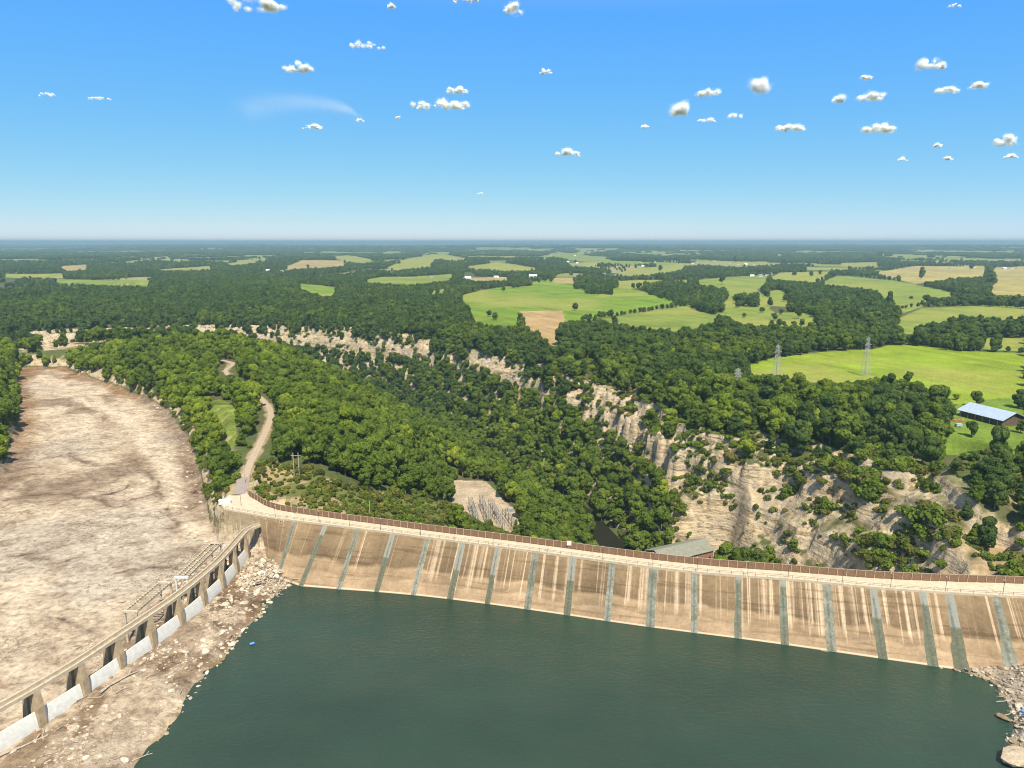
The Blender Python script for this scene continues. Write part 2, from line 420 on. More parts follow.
def mat_bed():
    """bare rock of the spillway channel and the bank"""
    t = NT('bed_rock_mat'); v = t.pos()
    at_ = t.n('ShaderNodeAttribute', attribute_name='Col'); col = at_.outputs['Color']
    a = t.noise(v, 0.4, 6, 0.72); b = t.noise(t.mapping(v, (0.075, 0.1, 0.1), (0, 0, 0.6)), 1.0, 5, 0.66, 0.4); c_ = t.noise(v, 1.7, 4, 0.7)
    k = t.ramp(a, [(0.3, (0.45, 0.41, 0.37)), (0.5, (0.98, 0.98, 0.98)), (0.72, (1.35, 1.35, 1.33))])
    k2 = t.ramp(b, [(0.3, (0.55, 0.48, 0.44)), (0.5, (1.0, 1.0, 1.0)), (0.7, (1.22, 1.22, 1.22))])
    c = t.mix(1.0, t.mix(1.0, col, k, 'MULTIPLY'), k2, 'MULTIPLY')
    # cracks and broken ledges
    vo = t.n('ShaderNodeTexVoronoi', feature='DISTANCE_TO_EDGE'); vo.inputs['Scale'].default_value = 0.27
    wp = t.n('ShaderNodeVectorMath', operation='ADD'); t.l(v, wp.inputs[0])
    nn = t.n('ShaderNodeTexNoise'); nn.inputs['Scale'].default_value = 0.22; nn.inputs['Detail'].default_value = 4; t.l(v, nn.inputs['Vector'])
    sc_ = t.n('ShaderNodeVectorMath', operation='SCALE'); sc_.inputs['Scale'].default_value = 9.0; t.l(nn.outputs['Color'], sc_.inputs[0]); t.l(sc_.outputs[0], wp.inputs[1])
    t.l(wp.outputs[0], vo.inputs['Vector'])
    crack = t.ramp(vo.outputs['Distance'], [(0.0, (0.22, 0.18, 0.15)), (0.05, (1, 1, 1))])
    msk = t.ramp(t.noise(v, 0.03, 2), [(0.5, (0, 0, 0)), (0.62, (0.8, 0.8, 0.8))])
    c = t.mix(msk, c, t.mix(1.0, c, crack, 'MULTIPLY'))
    h = t.math('ADD', t.math('MULTIPLY', a, 1.4), t.math('ADD', t.math('MULTIPLY', b, 1.0), t.math('MULTIPLY', c_, 0.45)))
    t.bsdf(c, 0.93, 0.1, t.bump(h, 0.75, 1.2))
    return t.m

def mat_leaf(name, c0, c1, c2, trans=0.48):
    t = NT(name)
    at_ = t.n('ShaderNodeAttribute', attribute_name='tint')
    ri = t.n('ShaderNodeObjectInfo').outputs['Random']
    f = t.math('ADD', t.math('MULTIPLY', at_.outputs['Fac'], 0.45), t.math('MULTIPLY', ri, 0.55))
    c = t.ramp(f, [(0.1, c0), (0.5, c1), (0.92, c2)])
    d = t.n('ShaderNodeBsdfDiffuse'); t.set(d.inputs[0], c)
    tr = t.n('ShaderNodeBsdfTranslucent'); t.set(tr.inputs[0], t.mix(1.0, c, (1.15, 1.25, 0.5), 'MULTIPLY'))
    mx = t.n('ShaderNodeMixShader'); mx.inputs[0].default_value = trans
    t.l(d.outputs[0], mx.inputs[1]); t.l(tr.outputs[0], mx.inputs[2]); t.l(mx.outputs[0], t.out.inputs['Surface'])
    return t.m

def mat_face():
    """concrete face of the dam: dark upper band, pale lower band, run-down streaks (u metres along, v metres down)"""
    t = NT('dam_concrete_mat')
    uv = t.n('ShaderNodeUVMap').outputs[0]
    sx = t.n('ShaderNodeSeparateXYZ'); t.l(uv, sx.inputs[0]); u, vv = sx.outputs[0], sx.outputs[1]
    def m(sx_, sy_): return t.mapping(uv, (sx_, sy_, 1))
    n_u = t.noise(m(0.045, 0.03), 1.0, 2)
    band = t.math('ADD', vv, t.math('MULTIPLY', n_u, 0.35))             # v is 0 at the crest, 1 at the water
    base = t.ramp(band, [(0.0, (0.22, 0.155, 0.085)), (0.45, (0.18, 0.124, 0.068)), (0.72, (0.14, 0.095, 0.052)), (0.77, (0.28, 0.195, 0.112)), (0.93, (0.235, 0.163, 0.095)), (0.97, (0.31, 0.22, 0.13)), (1.2, (0.30, 0.21, 0.125))])
    cell = t.noise(m(0.068, 0.0), 1.0, 0)                                # slab to slab difference
    base = t.mix(1.0, base, t.ramp(cell, [(0.3, (0.82, 0.82, 0.82)), (0.7, (1.15, 1.15, 1.15))]), 'MULTIPLY')
    # pale streaks that run down from the crest, of different length
    s1 = t.noise(m(0.42, 0.02), 1.0, 4, 0.62)
    ln = t.noise(m(0.23, 0.0), 1.0, 3)
    dens = t.noise(m(0.016, 0.0), 1.0, 1)
    thr = t.math('ADD', 0.505, t.math('MULTIPLY', t.math('SUBTRACT', 0.5, dens), 0.28))
    thr = t.math('ADD', thr, t.math('MULTIPLY', t.math('MULTIPLY', t.math('SUBTRACT', 150.0, u), 0.012, True), 0.075))
    on = t.math('MULTIPLY', t.math('SUBTRACT', s1, thr), 14.0, True)
    end = t.math('MULTIPLY', t.math('SUBTRACT', t.math('MULTIPLY', ln, 1.5), vv), 7.0, True)
    s3 = t.noise(m(0.13, 0.012), 1.0, 2, 0.5); ln3 = t.noise(m(0.09, 0.0), 1.0, 2)
    on3 = t.math('MULTIPLY', t.math('SUBTRACT', s3, t.math('ADD', thr, 0.05)), 12.0, True)
    end3 = t.math('MULTIPLY', t.math('SUBTRACT', t.math('MULTIPLY', ln3, 1.7), vv), 5.0, True)
    fray = t.ramp(t.noise(m(1.6, 0.05), 1.0, 3, 0.6), [(0.35, (0.35,) * 3), (0.55, (1,) * 3)])
    fac = t.math('MULTIPLY', t.math('MULTIPLY', t.math('MAXIMUM', t.math('MULTIPLY', on, end), t.math('MULTIPLY', on3, end3)), fray), 0.9)
    base = t.mix(fac, base, (0.52, 0.39, 0.26))
    # dark run marks and grime
    s2 = t.noise(m(0.8, 0.03), 1.0, 3, 0.6)
    base = t.mix(t.math('MULTIPLY', t.math('SUBTRACT', s2, 0.6), 3.0, True), base, (0.17, 0.12, 0.08))
    g = t.noise(m(0.25, 6.0), 1.0, 5, 0.7)
    base = t.mix(1.0, base, t.ramp(g, [(0.3, (0.74, 0.73, 0.72)), (0.55, (1, 1, 1)), (0.8, (1.16, 1.15, 1.13))]), 'MULTIPLY')
    lv = t.noise(m(0.03, 13.0), 1.0, 3, 0.6)
    base = t.mix(1.0, base, t.ramp(lv, [(0.36, (0.72, 0.7, 0.68)), (0.46, (1, 1, 1))]), 'MULTIPLY')
    gr = t.noise(t.pos(), 1.1, 5, 0.7)
    base = t.mix(1.0, base, t.ramp(gr, [(0.3, (0.84,) * 3), (0.7, (1.12,) * 3)]), 'MULTIPLY')
    # pale sill just above the water and the weedy strip in it
    base = t.mix(t.ramp(vv, [(0.965, (0, 0, 0)), (0.972, (1, 1, 1)), (0.99, (1, 1, 1)), (0.996, (0, 0, 0))]), base, (0.42, 0.34, 0.24))
    base = t.mix(t.ramp(vv, [(0.992, (0, 0, 0)), (1.0, (1, 1, 1))]), base, (0.12, 0.09, 0.03))
    t.bsdf(base, 0.9, 0.15, t.bump(gr, 0.25, 0.15))
    return t.m

def mat_joint():
    t = NT('joint_seal_mat'); v = t.pos()
    a = t.noise(t.mapping(v, (0.12, 0.12, 0.3)), 1.0, 3, 0.6); b = t.noise(v, 1.3, 4, 0.7)
    ri = t.n('ShaderNodeObjectInfo').outputs['Random']
    c = t.ramp(t.math('ADD', t.math('MULTIPLY', a, 0.6), t.math('MULTIPLY', ri, 0.4)), [(0.3, (0.095, 0.1, 0.062)), (0.5, (0.12, 0.125, 0.085)), (0.72, (0.22, 0.22, 0.18))])
    c = t.mix(1.0, c, t.ramp(b, [(0.3, (0.6,) * 3), (0.7, (1.2,) * 3)]), 'MULTIPLY')
    uv = t.n('ShaderNodeUVMap').outputs[0]; sx = t.n('ShaderNodeSeparateXYZ'); t.l(uv, sx.inputs[0])
    mid = t.math('SUBTRACT', 1.0, t.math('MULTIPLY', t.math('ABSOLUTE', t.math('SUBTRACT', t.math('ADD', sx.outputs[0], t.math('MULTIPLY', t.math('SUBTRACT', b, .5), .5)), .5)), 5.0), True)
    lon = t.noise(t.mapping(uv, (0.2, 4.0, 1)), 1.0, 3)
    pale = t.ramp(t.math('ADD', sx.outputs[1], t.math('MULTIPLY', ri, .9)), [(0.5, (1, 1, 1)), (0.53, (0, 0, 0))])
    c = t.mix(t.math('MULTIPLY', pale, .55), c, (0.27, 0.27, 0.24))
    c = t.mix(t.math('MULTIPLY', mid, t.ramp(lon, [(.4, (0, 0, 0)), (.55, (.8, .8, .8))])), c, (0.06, 0.062, 0.045))
    t.bsdf(c, 0.8, 0.2)
    return t.m

def mat_water(name, deep, scale):
    t = NT(name); v = t.pos()
    a = t.noise(t.mapping(v, (1.0, 1.6, 1)), scale, 5, 0.62, 0.2)
    b = t.noise(v, scale * 0.09, 3, 0.5)
    cloudy = t.noise(t.mapping(v, (0.7, 1.0, 1)), 0.012, 4, 0.6)
    c = t.mix(1.0, deep, t.ramp(cloudy, [(0.3, (0.72,) * 3), (0.7, (1.2,) * 3)]), 'MULTIPLY')
    h = t.math('ADD', t.math('MULTIPLY', a, 0.5), t.math('MULTIPLY', b, 1.2))
    b2 = t.noise(t.mapping(v, (.5, 1.4, 1), (0, 0, .5)), 0.02, 3, 0.6)
    p = t.bsdf(c, 0.07, 0.5, t.bump(h, t.ramp(b2, [(0.35, (.45,) * 3), (0.65, (1,) * 3)]), 1.5))
    p.inputs['IOR'].default_value = 1.33
    if 'river' in name: p.inputs['Specular IOR Level'].default_value = .18; p.inputs['Roughness'].default_value = .3
    return t.m

def mat_cloud(name, a):
    t = NT(name)
    d = t.n('ShaderNodeBsdfDiffuse'); d.inputs[0].default_value = (a, a, a, 1)
    tr = t.n('ShaderNodeBsdfTranslucent'); tr.inputs[0].default_value = (a, a, a, 1)
    mx = t.n('ShaderNodeMixShader'); mx.inputs[0].default_value = 0.5
    t.l(d.outputs[0], mx.inputs[1]); t.l(tr.outputs[0], mx.inputs[2]); t.l(mx.outputs[0], t.out.inputs['Surface'])
    return t.m

def mat_rock():
    t = NT('rubble_rock_mat'); ri = t.n('ShaderNodeObjectInfo').outputs['Random']
    c = t.ramp(ri, [(0, (0.2, 0.145, 0.09)), (0.35, (0.36, 0.28, 0.19)), (0.7, (0.42, 0.35, 0.26)), (1, (0.58, 0.5, 0.39))])
    c = t.mix(1.0, c, t.ramp(t.noise(t.pos(), 1.3, 4, 0.7), [(0.3, (0.6,) * 3), (0.7, (1.15,) * 3)]), 'MULTIPLY')
    t.bsdf(c, 0.92, 0.15); return t.m

M = dict(
    ground=mat_ground(), bed=mat_bed(), face=mat_face(), joint=mat_joint(),
    water=mat_water('reservoir_water_mat', (0.0215, 0.0425, 0.0265), 0.5), river=mat_water('river_water_mat', (0.018, 0.018, 0.009), 0.8),
    leaf0=mat_leaf('leaf_bright_mat', (0.12, 0.17, 0.02), (0.205, 0.27, 0.03), (0.335, 0.38, 0.05)),
    leaf1=mat_leaf('leaf_mid_mat', (0.088, 0.132, 0.023), (0.143, 0.2, 0.032), (0.22, 0.272, 0.044)),
    leaf2=mat_leaf('leaf_dark_mat', (0.064, 0.102, 0.03), (0.098, 0.15, 0.038), (0.15, 0.2, 0.048)),
    scrub=mat_leaf('scrub_leaf_mat', (0.075, 0.1, 0.02), (0.16, 0.17, 0.04), (0.29, 0.25, 0.08)),
    bark=plain('bark_mat', (0.2, 0.16, 0.12), 0.4, 2.0),
    conc=plain('pale_concrete_mat', (0.5, 0.41, 0.29), 0.3, 0.8), concd=plain('grey_concrete_mat', (0.33, 0.27, 0.18), 0.45, 0.6),
    conct=plain('stained_concrete_mat', (0.38, 0.29, 0.18), 0.4, 0.5),
    gate=plain('gate_steel_mat', (0.62, 0.61, 0.56), 0.22, 0.7, 0.6), fence=plain('fence_panel_mat', (0.2, 0.118, 0.068), 0.4, 1.5),
    post=plain('fence_post_mat', (0.4, 0.29, 0.2), 0.3, 2.0), steel=plain('galvanised_mat', (0.4, 0.39, 0.36), 0.25, 2.0, 0.6, 0.3, 0.0),
    dark=plain('dark_metal_mat', (0.07, 0.06, 0.05), 0.3, 2.0, 0.6), wood=plain('weathered_pole_mat', (0.42, 0.36, 0.28), 0.4, 2.0),
    gravel=plain('gravel_mat', (0.36, 0.285, 0.2), 0.3, 0.8), tarmac=plain('old_tarmac_mat', (0.27, 0.22, 0.2), 0.25, 0.9),
    roofg=plain('roof_greygreen_mat', (0.2, 0.2, 0.155), 0.3, 0.5), brick=plain('brick_mat', (0.3, 0.15, 0.1), 0.4, 0.9),
    roofb=plain('barn_roof_mat', (0.31, 0.38, 0.47), 0.2, 0.5, 0.5, 0.4), barnw=plain('barn_board_mat', (0.13, 0.09, 0.065), 0.5, 1.5),
    white=plain('white_paint_mat', (0.8, 0.8, 0.78), 0.15, 0.7), roofd=plain('house_roof_mat', (0.22, 0.19, 0.18), 0.3, 0.4),
    glass=plain('window_mat', (0.03, 0.035, 0.04), 0.2, 1.0, 0.2, 0.6), rock=mat_rock(),
    drift=plain('driftwood_mat', (0.4, 0.335, 0.26), 0.5, 1.4), blue=plain('blue_plastic_mat', (0.08, 0.25, 0.6), 0.15, 2.0, 0.4),
    red=plain('red_paint_mat', (0.55, 0.2, 0.13), 0.2, 2.0), trafo=plain('transformer_grey_mat', (0.36, 0.37, 0.36), 0.25, 1.0, 0.5),
    rack=plain('rack_steel_mat', (0.27, 0.25, 0.21), 0.3, 1.5, 0.6),
    pipe=plain('pipe_mat', (0.13, 0.105, 0.08), 0.3, 2.0, 0.6),
    cloud=mat_cloud('cloud_mat', 0.99), cable=plain('cable_mat', (0.05, 0.05, 0.05), 0.2, 1.0),
)
# ------------------------------------------------------------------ the ground: one fan-shaped sheet out to the horizon
AP = (0.0, -60.0)
def ghost_f(x, y): return fbm(x * .62, y * .2, 150, 2, 88) + .3 * fbm(x, y, 1300, 2, 79) + .13 * sm(-.1, .5, x / np.maximum(y, 1)) + .04
def build_ground():
    cols = np.linspace(math.radians(-47), math.radians(47), 1060)
    rows = [150.0]
    while rows[-1] < EXTENT:
        r = rows[-1]
        rows.append(r + (0.85 if r < 620 else 1.0 if r < 1150 else max(1.0, (r - 1150) * 0.006 + 1.0) if r < 1900 else r * 0.0085))
    rows = np.array(rows)
    R, A = np.meshgrid(rows, cols, indexing='ij')
    X = AP[0] + R * np.sin(A); Y = AP[1] + R * np.cos(A)
    nr, nc = X.shape
    x, y = X.ravel(), Y.ravel()
    z = np.concatenate([H(a, b) for a, b in zip(np.array_split(x, 8), np.array_split(y, 8))])
    Z = z.reshape(nr, nc)
    # slope from neighbours
    dR = np.maximum(np.gradient(R, axis=0), 1e-3)
    gr = np.gradient(Z, axis=0) / dR
    ga = np.gradient(Z, axis=1) / np.maximum(R * (cols[1] - cols[0]), 1e-3)
    slope = np.hypot(gr, ga).ravel()
    px, py, dep = proj(x, y, z)
    rr = np.hypot(x, y)
    jx = px + 2.4 * fbm(x, y, 40, 2, 71) * np.clip(600 / rr, 0.15, 1); jy = py + 0.9 * fbm(x, y, 60, 2, 72) * np.clip(900 / rr, 0.1, 1)
    # ---- base colours of the ground
    n1 = fbm(x, y, 25, 3, 81)[:, None]; n2 = fbm(x, y, 7, 3, 82)[:, None]
    litter = np.array([0.075, 0.075, 0.03]); moss = np.array([0.07, 0.085, 0.026])
    C = litter + (moss - litter) * np.clip(0.5 + n1, 0, 1)
    far = sm(1500, 4500, rr)[:, None]
    fn = fbm(x, y, 90, 2, 83)[:, None]
    wood = np.array([0.036, 0.066, 0.022])
    C = C * (1 - far) + far * wood * (1 + 0.35 * fn)
    # far patchwork of small fields between the woods
    fp = fbm(x * 0.55, y, 430, 3, 84); fq = fbm(x, y, 900, 2, 85)
    ff = (sm(0.2, 0.27, fp + 0.25 * fq) * sm(3300, 4500, rr) * (1 - 0.75 * sm(9000, 20000, rr)))[:, None]
    tint = np.clip(0.5 + 0.9 * fbm(x, y, 1100, 2, 86), 0, 1)[:, None]
    C = C * (1 - ff) + ff * (np.array(G2) * (1 - tint) + np.array(OLV) * tint)
    ghost = sm(0.3, 0.36, ghost_f(x, y)) * sm(2100, 2600, rr) * (1 - .7 * sm(20000, 40000, rr))
    gt = sm(-.2, .3, fbm(x, y, 340, 2, 78))[:, None]
    C = C * (1 - ghost[:, None]) + ghost[:, None] * (np.array([0.23, 0.21, 0.09]) * gt + np.array(G2) * (1 - gt))
    fid = np.full(x.shape, -1, np.int32)
    vis = dep > 400
    for i, (nm, c, pts) in enumerate(FIELDS):
        p = np.array(pts); bx0, bx1, by0, by1 = p[:, 0].min() - 2, p[:, 0].max() + 2, p[:, 1].min() - 2, p[:, 1].max() + 2
        m = vis & (jx > bx0) & (jx < bx1) & (jy > by0) & (jy < by1)
        k = np.where(m)[0]
        k = k[inside(jx[k], jy[k], pts)]
        fid[k] = i
        sp = 0.5 + 0.5 * fbm(x[k], y[k], 120, 3, 87 + i); ln = vnoise((x[k] * 0.8 + y[k] * 0.35) / 7.0, (y[k] * 0.8 - x[k] * 0.35) / 190.0, 90 + i)
        ed = fbm(x[k], y[k], 34, 3, 140 + i)
        cc = np.array(c)[None, :] * (1 + 0.15 * ln[:, None] + 0.2 * ed[:, None])
        alt = np.array([0.22, 0.22, 0.045]) if nm in ('pasture', 'lawn') else np.array([0.22, 0.2, 0.085])
        w = (0.8 * sm(0.45, 0.9, sp))[:, None]
        C[k] = cc * (1 - w) + alt * w
    # mown pale track strips in the big near meadow
    # ---- rock faces
    d, side, _ = poly_dist(x, y, GORGE)
    rk = sm(0.75, 1.25, slope + 0.25 * n2[:, 0]) * (rr < 2400)
    inrk = np.zeros(x.shape)
    for p in ROCKPX:
        q = np.array(p)
        k = np.where((dep > 250) & (dep < 2200) & (px > q[:, 0].min() - 2) & (px < q[:, 0].max() + 2) & (py > q[:, 1].min() - 2) & (py < q[:, 1].max() + 2))[0]
        inrk[k[inside(jx[k], jy[k], p)]] = 1
    rk = rk * np.where((side < 0) & (y < 900) & (sdist(x, y, SPILL) > 25), 0.15, 1)
    rk = np.maximum(rk, inrk * np.clip(0.72 + 0.9 * n1[:, 0] + 0.5 * n2[:, 0], 0.0, 1.0))
    mossy = sm(0.12, 0.4, fbm(x, y, 16, 3, 89)) * (slope < 0.75)
    rk = rk * (1 - 0.75 * mossy)
    rk = np.where(fid >= 0, 0, rk)
    # ---- scrub slope and bare spots by the dam
    near = rr < 620
    k = np.where(near & (py > 455) & (py < 535) & (px > 245) & (px < 470))[0]
    k = k[inside(px[k], py[k], SCRUB)]
    tanm = sm(-0.1, 0.35, n1[k, 0] + 0.6 * n2[k, 0] + 0.9 * sm(350, 330, px[k]) * sm(494, 503, py[k]) - 0.4)[:, None]
    C[k] = np.array([0.11, 0.12, 0.032]) * (1 - tanm) + np.array([0.29, 0.215, 0.11]) * tanm
    k = np.where(near & (x > 90) & (y < 345) & (x < 300) & (z > -40))[0]
    tanm = np.clip(sm(-0.35, 0.25, n1[k, 0] + 0.5 * n2[k, 0]) * sm(345, 300, y[k]), 0, 1)[:, None]
    C[k] = C[k] * (1 - tanm) + tanm * np.array([0.29, 0.21, 0.115])
    k = np.where(near & (sdist(x, y, CLEAR_VERGE) < 0))[0]
    C[k] = np.array([0.13, 0.165, 0.028]) * (1 + 0.5 * n2[k] + .3 * n1[k])
    dro, _, _ = poly_dist(x, y, [(p[0], p[1]) for p in ROAD])
    k = np.where(dro < 5)[0]
    w = sm(3.8, 2.0, dro[k] + 1.5 * n2[k, 0])[:, None]
    C[k] = C[k] * (1 - w) + w * np.array([0.27, 0.2, 0.12])
    k = np.where(sdist(x, y, PH_PAD) < 7)[0]
    C[k] = np.array([0.26, 0.21, 0.14]) * (1 + 0.3 * n2[k])
    k = np.where(sdist(x, y, PAD) < 4)[0]
    C[k] = np.array([0.33, 0.26, 0.18]) * (1 + 0.2 * n2[k])
    k = np.where(sdist(x, y, APRON) < 9)[0]
    C[k] = np.array([0.26, 0.21, 0.11]) * (1 + 0.3 * n2[k])
    # ---- bed of the spillway and the banks of the reservoir
    ds = sdist(x, y, SPILL); dw = sdist(x, y, RES)
    bed = (ds < 1.0) | ((x > 120) & (y < 224) & (dw < 14)) | ((dw < 6) & (x < 0) & (y < 320))
    b1 = fbm(x, y, 75, 3, 101); b2 = fbm(x * 0.9 + y * 0.4, y * 0.45 - x * 0.2, 22, 4, 102); b3 = fbm(x, y, 5, 3, 103)
    cream, tan, brn, gry, dk = (np.array(a) for a in ((0.455, 0.368, 0.265), (0.335, 0.26, 0.18), (0.165, 0.112, 0.075), (0.36, 0.31, 0.245), (0.12, 0.08, 0.05)))
    t = np.clip(0.5 + 1.1 * b2, 0, 1)[:, None]
    B = tan * (1 - t) + cream * t
    w = sm(0.1, 0.5, b1 + 0.35 * b2)[:, None]; B = B * (1 - w) + w * (0.6 * gry + 0.4 * B)
    w = (sm(-0.36, -0.66, b1 + 0.7 * b2 + 0.3 * b3) * 0.55)[:, None]; B = B * (1 - w) + w * brn
    w = (sm(18, 4, -ds + 5 * b2) * sm(310, 360, y) * (0.75 + 0.3 * b3))[:, None]; w = np.clip(w, 0, 1); B = B * (1 - w) + w * np.where(x[:, None] < -330, np.array([0.2, 0.115, 0.055]) * (1 + 0.4 * n2), brn)
    # pale track of the trickle and the vehicle track down the middle
    w = (sm(9, 2, np.abs(poly_dist(x, y, [(-152, 318), (-168, 330), (-212, 420), (-300, 540), (-400, 640), (-500, 745)])[0] + 6 * b2) + 2 * b3) * 0.85)[:, None]; B = B * (1 - w) + w * np.array([0.5, 0.41, 0.3])
    # long ledges and open cracks in the rock
    for line, wd in (([(8, 500), (30, 493), (62, 494), (90, 498), (106, 503)], 1.0), ([(92, 497), (112, 494), (124, 489), (128, 484)], .8), ([(104, 500), (106, 508), (118, 507), (140, 497), (156, 492)], 1.1), ([(170, 508), (172, 520), (180, 528)], .9), ([(52, 455), (70, 452), (92, 464)], 1.0), ([(60, 622), (84, 634), (104, 643)], .5), ([(110, 655), (128, 640), (140, 634)], .45), ([(5, 560), (24, 556), (52, 566), (76, 561)], .7), ([(120, 575), (150, 566), (176, 566)], .7), ([(150, 470), (160, 482), (158, 500)], 1.0)):
        pl = [tuple(at(a, b_, 2.0)[:2]) for a, b_ in line]
        q_ = np.array(pl); kk = np.where((x > q_[:, 0].min() - 9) & (x < q_[:, 0].max() + 9) & (y > q_[:, 1].min() - 12) & (y < q_[:, 1].max() + 12))[0]
        if not len(kk): continue
        dl = poly_dist(x[kk] + 2.2 * fbm(x[kk], y[kk], 9, 3, 111), y[kk] + 3.5 * fbm(x[kk], y[kk], 11, 3, 112), pl)[0]
        w = (sm(wd * 1.7, wd * .5, dl) * np.clip(.8 + b3[kk], 0, 1) * .85)[:, None]; B[kk] = B[kk] * (1 - w) + w * dk
        w = (sm(wd * 6, wd * 2, dl) * .35)[:, None]; B[kk] = B[kk] * (1 - w) + w * brn
    # bank by the water: darker wrack, brown patches, wet edge
    bank = (x > -135) & (x < -80) & (y < 310)
    w = (bank * sm(0.05, 0.4, fbm(x * 2.2, y * 0.7, 16, 3, 105))) [:, None] * 0.75; B = B * (1 - w) + w * np.array([0.15, 0.095, 0.052])
    w = (sm(0.25, 0.5, b3) * bank)[:, None] * 0.55; B = B * (1 - w) + w * np.array([0.42, 0.345, 0.255])
    w = (sm(3.2, 0.4, dw + 0.8 * b3))[:, None] * 0.55; B = B * (1 - w) + w * np.array([0.3, 0.22, 0.11])
    C = np.where(bed[:, None], B, C)
    rk = np.where(bed & (ds < 0), 0, rk)
    w = (sm(0.5, -1.5, dw) * (y < 330))[:, None]; C = C * (1 - w) + w * np.array([0.06, 0.06, 0.03])
    C = np.clip(C, 0.004, 0.9)
    rgba = np.concatenate([C, rk[:, None]], 1).astype(np.float32)
    # ---- split by what the ground is: one sheet cut along the field edges
    vid = np.arange(nr * nc).reshape(nr, nc)
    quads = np.stack([vid[:-1, :-1], vid[:-1, 1:], vid[1:, 1:], vid[1:, :-1]], -1).reshape(-1, 4)
    key = fid.copy(); key[bed] = 500
    fk = key[quads[:, 0]]
    P = np.stack([x, y, z], 1)
    def sheet(name, sel, mat):
        q = quads[sel]
        used = np.unique(q); mp = np.zeros(len(x), np.int32); mp[used] = np.arange(len(used))
        me = mesh_np(name, P[used], mp[q], [mat], True)
        ca = me.color_attributes.new('Col', 'FLOAT_COLOR', 'POINT'); ca.data.foreach_set('color', rgba[used].ravel())
        return tag(link(name, me), kind='structure')
    sheet('ground', fk == -1, M['ground'])
    sheet('spillway_bed', fk == 500, M['bed'])
    for i, (nm, c, pts) in enumerate(FIELDS):
        if (fk == i).sum() > 3: sheet(nm, fk == i, M['ground'])

CLEAR_VERGE = [tuple(cast(a, b)[0][:2]) for a, b in ((206, 401), (219, 399), (234, 404), (238, 444), (226, 455), (217, 428))]
build_ground()

# ------------------------------------------------------------------ water
def water(name, pts, z, mat):
    me = mesh_np(name, [(a, b, z) for a, b in pts], [list(range(len(pts)))], [mat])
    return tag(link(name, me), kind='structure')
water('reservoir_water', [(-150, -900), (400, -900), (400, 150), (200, 206), (172, 206), (146.8, 211.5), (127, 217), (87, 228.5), (45.5, 239), (-2.3, 253), (-42, 262.5), (-89, 270), (-97, 273), (-112, 264), (-112, 120)], 0.0, M['water'])
gl = np.array([(104, 300), (92, 345), (80, 395), (72, 440), (55, 520), (10, 605), (-48, 735), (-108, 832), (-165, 930), (-275, 1000), (-385, 1052), (-550, 1030), (-650, 975), (-850, 900)], float)
tn = np.gradient(gl, axis=0); tn /= np.linalg.norm(tn, axis=1)[:, None]; nn_ = np.stack([-tn[:, 1], tn[:, 0]], 1)
water('river_water', [tuple(p) for p in gl + nn_ * 26] + [tuple(p) for p in (gl - nn_ * 30)[::-1]], -69.2, M['river'])

# ------------------------------------------------------------------ the dam
def curve_pts(ctrl, n):
    """dense smooth points along control points (Catmull-Rom), evenly spaced"""
    c = np.array(ctrl, float); c = np.vstack([2 * c[0] - c[1], c, 2 * c[-1] - c[-2]])
    out = []
    for i in range(1, len(c) - 2):
        for t in np.linspace(0, 1, 40, endpoint=False):
            p0, p1, p2, p3 = c[i - 1:i + 3]
            out.append(0.5 * ((2 * p1) + (p2 - p0) * t + (2 * p0 - 5 * p1 + 4 * p2 - p3) * t * t + (3 * p1 - p0 - 3 * p2 + p3) * t ** 3))
    out.append(c[-2]); out = np.array(out)
    s = np.concatenate([[0], np.cumsum(np.linalg.norm(np.diff(out, axis=0), axis=1))])
    q = np.linspace(0, s[-1], n)
    return np.stack([np.interp(q, s, out[:, k]) for k in range(out.shape[1])], 1)

ZC = 17.0
JT = [(292, 522), (323.5, 526), (356, 530), (391, 534.5), (426, 539), (461, 543.5), (497, 547.5), (534.5, 553), (572, 558), (612, 563), (653, 568), (694.5, 573), (738, 577.5), (783, 581), (827, 585.5), (873, 589), (922, 592), (948, 594), (995, 597)]
JB = [(272, 570), (306, 581), (340, 587), (376, 592), (412, 596.5), (449, 600.5), (487, 604.5), (527, 610), (567, 615), (607, 621), (650, 627), (694, 633), (738, 639), (785, 645.5), (832, 652), (883, 659), (933, 666), (962, 670), (1010, 672)]
def on_poly(px, py, z, line):
    """nearest point of a plan polyline to the pixel's point on level z"""
    p = at(px, py, z)[:2]; best = None
    for a, b in zip(line[:-1], line[1:]):
        a = np.array(a); b = np.array(b); t = np.clip(np.dot(p - a, b - a) / np.dot(b - a, b - a), 0, 1)
        q = a + t * (b - a); d = np.linalg.norm(q - p)
        if best is None or d < best[0]: best = (d, q)
    return best[1]
near_d = [tuple(p) for p in curve_pts(CREST_NEAR, 400)]; far_d = [tuple(p) for p in curve_pts(CREST_FAR, 400)]; wat_d = [tuple(p) for p in curve_pts(WATERLINE + [(215, 188), (262, 184)], 400)]
tops = [on_poly(a, b, ZC, near_d) for a, b in JT]; bots = [on_poly(a, b, 0.0, wat_d) for a, b in JB]
# ruled face: pairs (crest point, water point) through the joints
pt = [np.array((-113.0, 300.0))] + tops + [np.array((215.0, 222.0)), np.array((262.0, 219.0))]
pb = [np.array((-104.0, 282.0))] + bots + [np.array((205.0, 191.0)), np.array((258.0, 185.0))]
NS = 12
def dense(pts):
    o = []
    for a, b in zip(pts[:-1], pts[1:]): o += [a + (b - a) * k / NS for k in range(NS)]
    return np.array(o + [pts[-1]])
